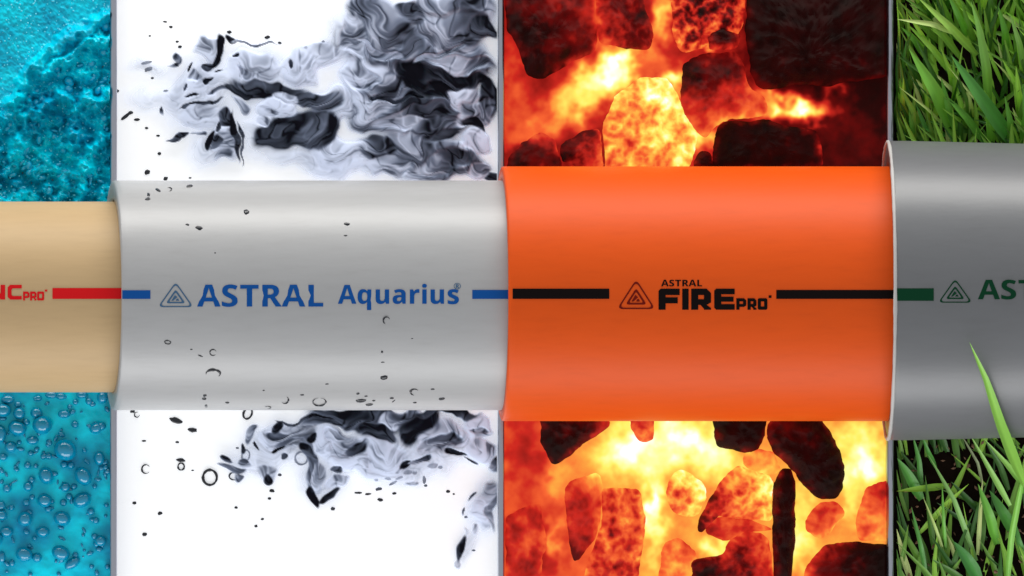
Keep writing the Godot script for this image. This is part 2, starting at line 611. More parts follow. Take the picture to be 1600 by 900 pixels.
# ------------------------------------------------------------------ grass
func blade_mesh(pts: Array, width: float, tip: float, fold: float, base: Vector3, tint: Color, twist := 0.0) -> Array:
	# pts: [px, py, h] from root to tip; returns arrays so blades can be joined
	var curve := Curve3D.new()
	for k in pts.size():
		var p := W(pts[k][0], pts[k][1], pts[k][2])
		var t := Vector3.ZERO
		if k > 0 and k < pts.size() - 1:
			t = (W(pts[k + 1][0], pts[k + 1][1], pts[k + 1][2]) - W(pts[k - 1][0], pts[k - 1][1], pts[k - 1][2])) / 6.0
		curve.add_point(p, -t, t)
	var n := 12
	var len := curve.get_baked_length()
	var v := PackedVector3Array()
	var col := PackedColorArray()
	var idx := PackedInt32Array()
	for k in n + 1:
		var u := float(k) / n
		var p := curve.sample_baked(len * u)
		var d := (curve.sample_baked(minf(len * (u + 0.03), len)) - curve.sample_baked(maxf(len * (u - 0.03), 0.0))).normalized()
		var side := d.cross(Vector3.UP)
		if side.length() < 0.05: side = Vector3.RIGHT
		side = side.normalized().rotated(d, twist * (u - 0.3))
		var up := side.cross(d).normalized()
		var w := width * 0.5 * (1.0 - pow(u, tip)) * minf(1.0, 0.55 + u * 1.6)
		w = maxf(w, 0.15)
		for s in 5:
			var q := (s - 2) / 2.0
			v.append(p - base + side * (q * w * U) + up * (absf(q) * fold * w * U))
			var stripe := 1.0 + (0.22 if s == 2 else 0.0) + 0.12 * n_c.get_noise_2d(q * 40.0 + pts[0][0] * 3.0, u * 30.0)
			var cc := tint * stripe * 1.35
			col.append(Color(cc.r, cc.g, cc.b))
	for k in n:
		for s in 4:
			var a := k * 5 + s
			idx.append_array(PackedInt32Array([a, a + 5, a + 6, a, a + 6, a + 1]))
	return [v, idx, col]

func blade_part(parent: Node3D, called: String, pts: Array, width: float, tint: Color, tip := 2.2, fold := 0.35, twist := 0.0) -> void:
	var a := blade_mesh(pts, width, tip, fold, parent.position, tint, twist)
	part(called, build(a[0], a[1], Vector3.ZERO, PackedVector2Array(), a[2]), M.leaf, parent)

# ------------------------------------------------------------------ scene
func _ready() -> void:
	# --- camera
	var cam := Camera3D.new()
	cam.name = "camera"
	cam.projection = Camera3D.PROJECTION_FRUSTUM
	cam.near = 1.0
	cam.far = 10.0
	cam.size = 900.0 / D * cam.near
	cam.frustum_offset = Vector2((800.0 - CX) / D * cam.near, 0.0)
	add_child(cam)
	cam.position = Vector3((CX - 800.0) * U, (H + D) * U, (CY - 450.0) * U)
	cam.basis = Basis(Vector3.RIGHT, Vector3(0, 0, -1), Vector3.UP)
	cam.current = true
	# --- surroundings: an even pale studio
	var we := WorldEnvironment.new()
	we.name = "surroundings"
	var e := Environment.new()
	e.background_mode = Environment.BG_COLOR
	e.background_color = Color(0.98, 0.99, 1.0)
	e.background_energy_multiplier = 0.58
	e.tonemap_mode = Environment.TONE_MAPPER_LINEAR
	e.tonemap_exposure = 1.0
	e.sdfgi_enabled = true
	e.ssao_enabled = true
	e.ssil_enabled = true
	we.environment = e
	add_child(we)
	# --- two softboxes along the run, one beyond its upper side, one beyond its lower side
	softbox("softbox", Vector3(0.0, 0.17, -0.72), Vector3(0, 0.06, 0), Vector2(1.3, 0.26), 0.8, Color(1, 0.99, 0.97))
	softbox("softbox_fill", Vector3(-0.1, 0.24, 0.75), Vector3(0, 0.05, 0), Vector2(1.2, 0.34), 0.52, Color(1, 1, 1))

	rng.seed = 7
	n_a = noise(FastNoiseLite.TYPE_SIMPLEX_SMOOTH, 0.010, 3, 3)
	n_b = noise(FastNoiseLite.TYPE_SIMPLEX_SMOOTH, 0.018, 5, 4)
	n_c = noise(FastNoiseLite.TYPE_SIMPLEX_SMOOTH, 0.060, 9, 3)
	n_cell = noise(FastNoiseLite.TYPE_CELLULAR, 0.028, 4, 2)
	n_cell.cellular_return_type = FastNoiseLite.RETURN_DISTANCE2_SUB
	materials()
	setting()
	pipes()
	water()
	ink()
	fire()
	grass()

func softbox(called: String, at: Vector3, aim: Vector3, size: Vector2, energy: float, c: Color) -> void:
	var l := AreaLight3D.new()
	l.name = called
	l.area_size = size
	l.light_energy = energy
	l.light_color = c
	l.shadow_enabled = true
	add_child(l)
	l.look_at_from_position(at, aim, Vector3.UP)

func materials() -> void:
	M.steel = mat(Color(0.70, 0.71, 0.75), 0.3, 1.0)
	M.table = mat(Color(0.32, 0.32, 0.33), 0.7)
	M.acrylic = mat(Color(0.965, 0.967, 0.972), 0.35)
	M.acrylic.emission_enabled = true  # glow added so the sheet stays white beside the pipe
	M.acrylic.emission = Color(0.97, 0.985, 1.0)
	M.acrylic.emission_energy_multiplier = 0.33
	M.ash = mat(Color(0.1, 0.08, 0.07), 0.95)
	M.soil = mat(Color(0.10, 0.07, 0.05), 0.95)
	M.soil.metallic_specular = 0.1
	var st := noise_tex(Vector2i(256, 256), 0.05, 31)
	M.soil.roughness_texture = st
	M.soil.uv1_triplanar = true
	M.soil.uv1_scale = Vector3(60, 60, 60)
	var streak := noise_tex(Vector2i(512, 512), 0.03, 12)
	var handled := noise_tex(Vector2i(512, 512), 0.012, 77)
	var ramp := Gradient.new()
	ramp.offsets = PackedFloat32Array([0.0, 0.35, 0.62, 1.0])
	ramp.colors = PackedColorArray([Color(0.972, 0.97, 0.968), Color(0.988, 0.988, 0.988), Color(0.994, 0.994, 0.994), Color(1, 1, 1)])
	handled.color_ramp = ramp
	for p in [["beige", Color(0.745, 0.63, 0.465), 0.5, 0.4], ["light_grey", Color(0.645, 0.645, 0.648), 0.37, 0.6], ["orange", Color(0.87, 0.315, 0.008), 0.46, 0.34], ["dark_grey", Color(0.40, 0.405, 0.415), 0.36, 0.6]]:
		var m := mat(p[1], p[2])
		m.heightmap_enabled = true
		m.heightmap_texture = streak
		m.heightmap_scale = 0.0008
		m.uv1_scale = Vector3(0.6, 3.0, 1.0)
		m.metallic_specular = p[3]
		m.albedo_texture = handled
		M[p[0]] = m
	M.rim_white = mat(Color(0.72, 0.71, 0.70), 0.5)
	M.red_print = mat(Color(0.82, 0.09, 0.11), 0.45)
	M.blue_print = mat(Color(0.06, 0.30, 0.58), 0.45)
	M.slate_print = mat(Color(0.26, 0.38, 0.50), 0.45)
	M.black_print = mat(Color(0.05, 0.02, 0.02), 0.45)
	M.maroon_print = mat(Color(0.42, 0.07, 0.03), 0.45)
	M.green_print = mat(Color(0.02, 0.22, 0.13), 0.45)
	for k in ["red_print", "blue_print", "slate_print", "black_print", "maroon_print", "green_print"]:
		M[k].metallic_specular = 0.2
	var ink_m := mat(Color.WHITE, 0.55)
	ink_m.vertex_color_use_as_albedo = true
	ink_m.transparency = BaseMaterial3D.TRANSPARENCY_ALPHA
	ink_m.metallic_specular = 0.15
	M.ink = ink_m
	M.foam_sparkle = mat(Color(0.42, 0.86, 0.93), 0.12)
	M.ink_drop = mat(Color(0.10, 0.11, 0.14), 0.2)
	M.ink_grey = mat(Color(0.33, 0.35, 0.39), 0.25)
	var lf := mat(Color.WHITE, 0.42)
	lf.vertex_color_use_as_albedo = true
	lf.backlight_enabled = true
	lf.backlight = Color(0.45, 0.5, 0.2)
	M.leaf = lf
	var w := mat(Color.WHITE, 0.12)
	w.vertex_color_use_as_albedo = true
	w.metallic_specular = 0.35
	M.water = w
	M.bubble = mat(Color(0.0, 0.52, 0.67), 0.07)
	M.bubble.metallic_specular = 0.6
	M.bubble_pale = mat(Color(0.0, 0.66, 0.80), 0.07)
	M.bubble_pale.metallic_specular = 0.6

const WATER_X := [-120.0, 172.0]
const INK_X := [183.0, 778.0]
const FIRE_X := [788.0, 1386.0]
const GRASS_X := [1397.0, 1760.0]
const Y0 := -110.0
const Y1 := 1010.0

func setting() -> void:
	var t := part("table", box_mesh(Vector3(-0.9, -0.03, -0.7), Vector3(0.9, -0.001, 0.7), Vector3.ZERO, 0.004), M.table, self)
	tag(t, "", "", "", "structure")
	# white acrylic sheet under the ink; its glow and lamp are added to whiten it
	var lo := W(INK_X[0], Y0, 0.0)
	var hi := W(INK_X[1], Y1, 0.0)
	var base := (lo + hi) / 2.0
	base.y = 0
	var lamp := AreaLight3D.new()
	lamp.name = "added_panel_lamp"
	lamp.area_size = Vector2(hi.x - lo.x, hi.z - lo.z)
	lamp.light_energy = 0.004
	lamp.light_color = Color(0.97, 0.985, 1.0)
	lamp.shadow_enabled = true
	add_child(lamp)
	lamp.position = base + Vector3(0, 5.5 * U, 0)
	lamp.basis = Basis(Vector3.RIGHT, Vector3(0, 0, -1), Vector3.UP) * Basis(Vector3.RIGHT, PI)
	var s := part("white_panel_added_glow", box_mesh(Vector3(lo.x, 0.0, lo.z), Vector3(hi.x, 5.0 * U, hi.z), base), M.acrylic, self)
	s.position = base
	tag(s, "plain white panel with an added glow under the black ink", "white panel")
	# steel strips between the trays
	var strips := [[172.0, 183.0, "slim steel strip between blue water and white panel"], [778.0, 788.0, "slim steel strip between white panel and burning charcoal"], [1386.0, 1397.0, "slim steel strip between burning charcoal and grass"]]
	for q in strips:
		var a := W(q[0], Y0, 30.0)
		var b := W(q[1], Y1, 30.0)
		var c := (a + b) / 2.0
		c.y = 0
		var o := part("divider_strip", box_mesh(Vector3(a.x, 0, a.z), Vector3(b.x, 30.0 * U, b.z), c, 4.5 * U), M.steel, self)
		o.position = c
		tag(o, q[2], "divider", "steel strips between the trays")

func pipes() -> void:
	# beige, light grey, orange, dark grey: each slid into the next larger one
	var base := Vector3((20.0 - 800.0) * U, H * U, (464.0 - 450.0) * U)
	var p := thing("beige_pipe", base, "tan beige plastic pipe with red stripe, ending in the light grey pipe", "pipe", "pipes joined end to end")
	part("pipe_wall", pipe_mesh([[-160, 149], [250, 149]], 464, 22, 0, 0, base), M.beige, p)
	part("stripe", poly_print(stripe_polys(82, 450, 192, 467), 464, 149, base), M.red_print, p)
	var letters := []
	letters += block_letter("N", -18, 445, 8, 468, 9, 7)
	letters += block_letter("C", 12, 445, 34, 468, 5.5, 6)
	letters += block_letter("P", 36, 455.5, 46, 469.5, 3.6, 3.2)
	letters += block_letter("R", 47, 455.5, 57, 469.5, 3.6, 3.2)
	letters += block_letter("O", 58, 455.5, 69, 469.5, 3.6, 3.2)
	letters.append(rect(70, 452.5, 74, 455.5))
	part("lettering", poly_print(letters, 464, 149, base), M.red_print, p)

	base = Vector3((480.0 - 800.0) * U, H * U, (461.5 - 450.0) * U)
	p = thing("light_grey_pipe", base, "light grey plastic pipe with blue stripe and blue lettering, splashed with ink drops", "pipe", "pipes joined end to end")
	part("pipe_wall", pipe_mesh([[175, 179.5], [850, 179.5]], 461.5, 29, 15, 0, base, 4.0), M.light_grey, p)
	part("stripe", poly_print(stripe_polys(191, 453.5, 235, 467), 461.5, 179.5, base), M.blue_print, p)
	part("stripe", poly_print(stripe_polys(738, 453, 796, 467), 461.5, 179.5, base), M.blue_print, p)
	part("triangle_emblem", poly_print(tri_polys(274.5, 480, 56, 40), 461.5, 179.5, base), M.slate_print, p)
	part("lettering", text_print("ASTRAL", true, Rect2(308, 444.5, 197, 35), 461.5, 179.5, base), M.blue_print, p)
	part("lettering", text_print("Aquarius", true, Rect2(528, 443.5, 189, 41), 461.5, 179.5, base), M.blue_print, p)
	part("registered_mark", text_print("®", true, Rect2(709, 442, 11, 10), 461.5, 179.5, base), M.slate_print, p)

	base = Vector3((1090.0 - 800.0) * U, H * U, (459.0 - 450.0) * U)
	p = thing("orange_pipe", base, "orange plastic pipe with black stripe and black lettering above burning charcoal", "pipe", "pipes joined end to end")
	part("pipe_wall", pipe_mesh([[783, 199], [1460, 199]], 459, 18.8, 2, 0, base, 4.0), M.orange, p)
	part("stripe", poly_print(stripe_polys(801, 451, 952, 467), 459, 199, base), M.black_print, p)
	part("stripe", poly_print(stripe_polys(1213, 453, 1400, 467), 459, 199, base), M.black_print, p)
	part("triangle_emblem", poly_print(tri_polys(994, 483, 60, 47), 459, 199, base), M.maroon_print, p)
	part("lettering", text_print("ASTRAL", true, Rect2(1033, 437, 64, 10.5), 459, 199, base), M.black_print, p)
	letters = []
	letters += block_letter("F", 1029, 451, 1062, 484, 10, 11)
	letters += block_letter("I", 1066, 451, 1076, 484, 10, 10)
	letters += block_letter("R", 1080, 451, 1111, 484, 10, 11)
	letters += block_letter("E", 1116, 451, 1148, 484, 8.8, 11)
	part("lettering", poly_print(letters, 459, 199, base), M.black_print, p)
	letters = []
	letters += block_letter("P", 1150.5, 466, 1166, 484, 5, 5)
	letters += block_letter("R", 1168, 466, 1182, 484, 5, 5)
	letters += block_letter("O", 1184, 466, 1199, 484, 5, 5)
	letters.append(rect(1201, 461.5, 1205.5, 465.5))
	part("lettering", poly_print(letters, 459, 199, base), M.black_print, p)

	base = Vector3((1560.0 - 800.0) * U, H * U, (454.0 - 450.0) * U)
	p = thing("dark_grey_pipe", base, "large dark grey plastic pipe with green stripe and green lettering among grass", "pipe", "pipes joined end to end")
	part("pipe_wall", pipe_mesh([[1387, 233.5], [1410, 234], [1620, 229], [1840, 226]], 454, 34, -11, 0, base, 3.0), M.dark_grey, p)
	part("cut_rim", rim_mesh(1387, 454, 233.0, 4.6, -11, base), M.rim_white, p)
	part("stripe", poly_print(stripe_polys(1400, 450.5, 1459, 470), 454, 233.5, base), M.green_print, p)
	part("triangle_emblem", poly_print(tri_polys(1492.5, 473, 54, 38), 454, 232.5, base), M.green_print, p)
	part("lettering", text_print("ASTRAL", true, Rect2(1528, 437, 186, 31), 454, 231.6, base), M.green_print, p)

# pale ring of raw plastic round the sawn mouth, a little uneven
func rim_mesh(x: float, axis_py: float, r: float, t: float, skew: float, base: Vector3) -> ArrayMesh:
	var v := PackedVector3Array()
	var idx := PackedInt32Array()
	var n := 200
	var m := 10
	for k in n + 1:
		var a := TAU * k / n
		var tt := t * (1.0 + 0.35 * n_b.get_noise_2d(cos(a) * 260.0, sin(a) * 260.0))
		for s in m:
			var q := TAU * s / m
			var rr := r - 1.0 + sin(q) * 3.2
			var xx: float = x + cos(a) * skew + cos(q) * tt * 0.62
			v.append(Vector3((xx - 800.0) * U, (H + rr * cos(a)) * U, (axis_py - 450.0 + rr * sin(a)) * U))
	for k in n:
		for s in m:
			var p := k * m + s
			var q := k * m + (s + 1) % m
			idx.append_array(PackedInt32Array([p, q, q + m, p, q + m, p + m]))
	return build(v, idx, base)

# ------------------------------------------------------------------ water
func seg_dist(p: Vector2, pts: Array) -> float:
	var d := 1e9
	for k in pts.size() - 1:
		d = minf(d, p.distance_to(Geometry2D.get_closest_point_to_segment(p, pts[k], pts[k + 1])))
	return d

func water() -> void:
	var step := 1.5
	var nx := int((WATER_X[1] - WATER_X[0]) / step) + 1
	var nz := int((Y1 - Y0) / step) + 1
	var v := PackedVector3Array()
	var col := PackedColorArray()
	v.resize(nx * nz)
	col.resize(nx * nz)
	var crests := [
		[Vector2(172, 22), Vector2(150, 36), Vector2(138, 50), Vector2(112, 52), Vector2(80, 80), Vector2(45, 112), Vector2(30, 150), Vector2(10, 185)],
		[Vector2(172, 58), Vector2(140, 62), Vector2(118, 80), Vector2(90, 100), Vector2(62, 112)],
		[Vector2(172, 150), Vector2(140, 155), Vector2(118, 180), Vector2(112, 215)],
		[Vector2(172, 212), Vector2(148, 228), Vector2(132, 252), Vector2(128, 300)],
		[Vector2(100, 150), Vector2(70, 160), Vector2(40, 190), Vector2(20, 240)]]
	var fine := noise(FastNoiseLite.TYPE_SIMPLEX_SMOOTH, 0.085, 21, 3)
	var chop := noise(FastNoiseLite.TYPE_SIMPLEX_SMOOTH, 0.032, 22, 3)
	for j in nz:
		for i in nx:
			var px: float = lerpf(WATER_X[0], WATER_X[1], float(i) / (nx - 1))
			var py: float = lerpf(Y0, Y1, float(j) / (nz - 1))
			var p := Vector2(px, py)
			var upper := 1.0 - ss(330.0, 560.0, py)
			# crest lines only where the choppy water stands up
			var rough := 0.0
			var dark := 0.0
			if py < 330.0:
				var q := p + Vector2(chop.get_noise_2d(px, py), chop.get_noise_2d(px + 90.0, py)) * 12.0
				var side := ss(0.0, 26.0, py - lerpf(150.0, 20.0, clampf(px / 172.0, 0, 1)))
				rough = side
				for c in crests:
					dark = maxf(dark, 1.0 - ss(0.0, 17.0, seg_dist(q, c)))
			var f := fine.get_noise_2d(px, py)
			var f2 := fine.get_noise_2d(px * 2.1 + 70.0, py * 2.1)
			var ch := chop.get_noise_2d(px, py * 1.2)
			var h := 12.0 + upper * (f * 2.6 + f2 * 1.6) + upper * rough * (ch * 26.0 + absf(f) * 9.0) + upper * dark * 26.0 + (1.0 - upper) * (chop.get_noise_2d(px * 0.6, py * 0.6) * 3.0 + f2 * 0.25)
			v[j * nx + i] = W(px, py, h)
			# tint of the water: blue and turquoise drifts
			var m := clampf(0.70 + 0.9 * n_a.get_noise_2d(px * 0.9 + 40.0, py * 0.9) + 0.25 * n_b.get_noise_2d(px * 1.2, py * 1.2 + 400.0), 0, 1)
			var c1 := Color(0.0, 0.24, 0.46).lerp(Color(0.0, 0.68, 0.86), m)
			col[j * nx + i] = c1
	var base := W((WATER_X[0] + WATER_X[1]) / 2.0, 450, 0)
	var o := part("water", build(v, grid_index(nx, nz), base, PackedVector2Array(), col), M.water, self)
	o.position = base
	tag(o, "", "", "", "structure")
	# bubbles: [x, y, half width, half height, turn]
	var bubbles := [[30, 646, 10, 10, 0], [57, 645, 10, 9, 0], [27, 669, 15, 12, 20], [66, 664, 16, 15, 0], [1, 678, 9, 14, 0], [51, 688, 10, 7, 0], [17, 698, 10, 9, 0], [5, 714, 7, 6, 0], [102, 703, 19, 17, 30], [43, 727, 6, 6, 0], [56, 728, 4, 4, 0], [100, 726, 6, 6, 0], [111, 727, 6, 6, 0], [72, 743, 12, 14, -20], [130, 744, 13, 16, -35], [11, 763, 7, 7, 0], [44, 760, 8, 8, 0], [102, 761, 8, 8, 0], [116, 760, 5, 5, 0], [142, 799, 6, 6, 0], [128, 781, 15, 12, -30], [70, 782, 12, 11, 0], [41, 785, 6, 6, 0], [50, 777, 5, 5, 0], [99, 785, 6, 6, 0], [108, 776, 6, 6, 0], [39, 811, 12, 12, 0], [97, 810, 14, 12, 20], [18, 793, 5, 5, 0], [2, 790, 7, 8, 0], [3, 805, 9, 9, 0], [10, 831, 11, 9, 0], [67, 831, 11, 9, 0], [38, 866, 14, 12, 15], [58, 871, 8, 8, 0], [95, 864, 15, 12, 20], [113, 880, 14, 8, -35], [118, 867, 5, 5, 0], [157, 845, 10, 9, 0], [143, 885, 4, 4, 0], [130, 836, 3, 3, 0], [155, 716, 9, 11, 0], [5, 641, 13, 11, 0], [100, 647, 10, 7, 0], [117, 663, 6, 6, 0], [150, 669, 11, 9, -20], [3, 870, 6, 9, 0], [80, 617, 10, 6, 0], [95, 619, 8, 6, 0], [128, 617, 9, 6, 0], [160, 621, 9, 10, 0], [12, 624, 11, 7, 0], [60, 622, 6, 5, 0], [118, 628, 5, 5, 0], [139, 627, 6, 6, 0], [28, 632, 6, 5, 0], [158, 666, 8, 7, 0], [165, 730, 5, 5, 0], [68, 707, 3, 3, 0], [48, 708, 5, 5, 0], [30, 691, 4, 4, 0], [75, 695, 4, 4, 0], [24, 729, 3, 3, 0], [132, 704, 4, 4, 0], [166, 789, 4, 4, 0], [54, 841, 4, 4, 0], [75, 793, 4, 4, 0], [148, 760, 4, 4, 0], [165, 806, 3, 3, 0]]
	for k in 26:
		bubbles.append([rng.randf_range(-110, 0), rng.randf_range(620, 990), rng.randf_range(4, 14), rng.randf_range(4, 12), 0])
	for k in 110:
		bubbles.append([rng.randf_range(2, 168), rng.randf_range(615, 900), rng.randf_range(1.6, 6.5), rng.randf_range(1.6, 6.0), rng.randf_range(-40, 40)])
	# glossy bubbles heaped in the choppy water
	var heap := 0
	while heap < 120:
		var hx := rng.randf_range(-20.0, 168.0)
		var hy := rng.randf_range(30.0, 312.0)
		if hy < lerpf(150.0, 28.0, clampf(hx / 172.0, 0, 1)) + rng.randf_range(0, 50): continue
		bubbles.append([hx, hy, rng.randf_range(2.5, 8.5), rng.randf_range(2.5, 8.0), rng.randf_range(-60, 60)])
		heap += 1
	var sph := SphereMesh.new()
	sph.radius = 1.0
	sph.height = 2.0
	sph.radial_segments = 32
	sph.rings = 16
	for q in bubbles:
		var r: float = minf(q[2], q[3])
		var at := W(q[0], q[1], 12.0 + r * 0.25)
		var bo := part("bubble", sph, M.bubble if q[1] > 400 else M.bubble_pale, self)
		bo.position = at
		bo.rotation.y = -deg_to_rad(q[4])
		bo.scale = Vector3(q[2], r * 1.35, q[3]) * U
		var size := "large" if r >= 9.0 else "small" if r >= 3.4 else "pinhead sized"
		var shape := "oval" if absf(q[2] - q[3]) >= 3.0 else "round"
		var where := "in choppy water above the beige pipe" if q[1] < 400 else "right under the beige pipe" if q[1] < 652 else "by the steel strip" if q[0] > 136 else "on open turquoise water"
		tag(bo, "%s %s bubble %s" % [size, shape, where], "bubble", "%s %s bubbles %s" % [size, shape, where])

	# pale foamy dots that put the sparkle into colour; far too many to count
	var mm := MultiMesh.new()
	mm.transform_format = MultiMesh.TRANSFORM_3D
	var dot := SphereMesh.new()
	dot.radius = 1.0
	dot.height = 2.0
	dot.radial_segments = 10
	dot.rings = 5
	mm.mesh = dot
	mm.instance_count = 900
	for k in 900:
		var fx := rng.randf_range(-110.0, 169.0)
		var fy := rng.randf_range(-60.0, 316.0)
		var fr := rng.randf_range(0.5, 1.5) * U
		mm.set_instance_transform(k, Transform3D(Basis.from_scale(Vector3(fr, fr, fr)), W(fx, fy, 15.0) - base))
	var foam_sparkle := MultiMeshInstance3D.new()
	foam_sparkle.name = "foam_sparkle"
	foam_sparkle.multimesh = mm
	foam_sparkle.material_override = M.foam_sparkle
	add_child(foam_sparkle)
	foam_sparkle.position = base
	tag(foam_sparkle, "fine pale foamy dots painted as sparkle over the choppy turquoise water", "foam_sparkle", "", "stuff")

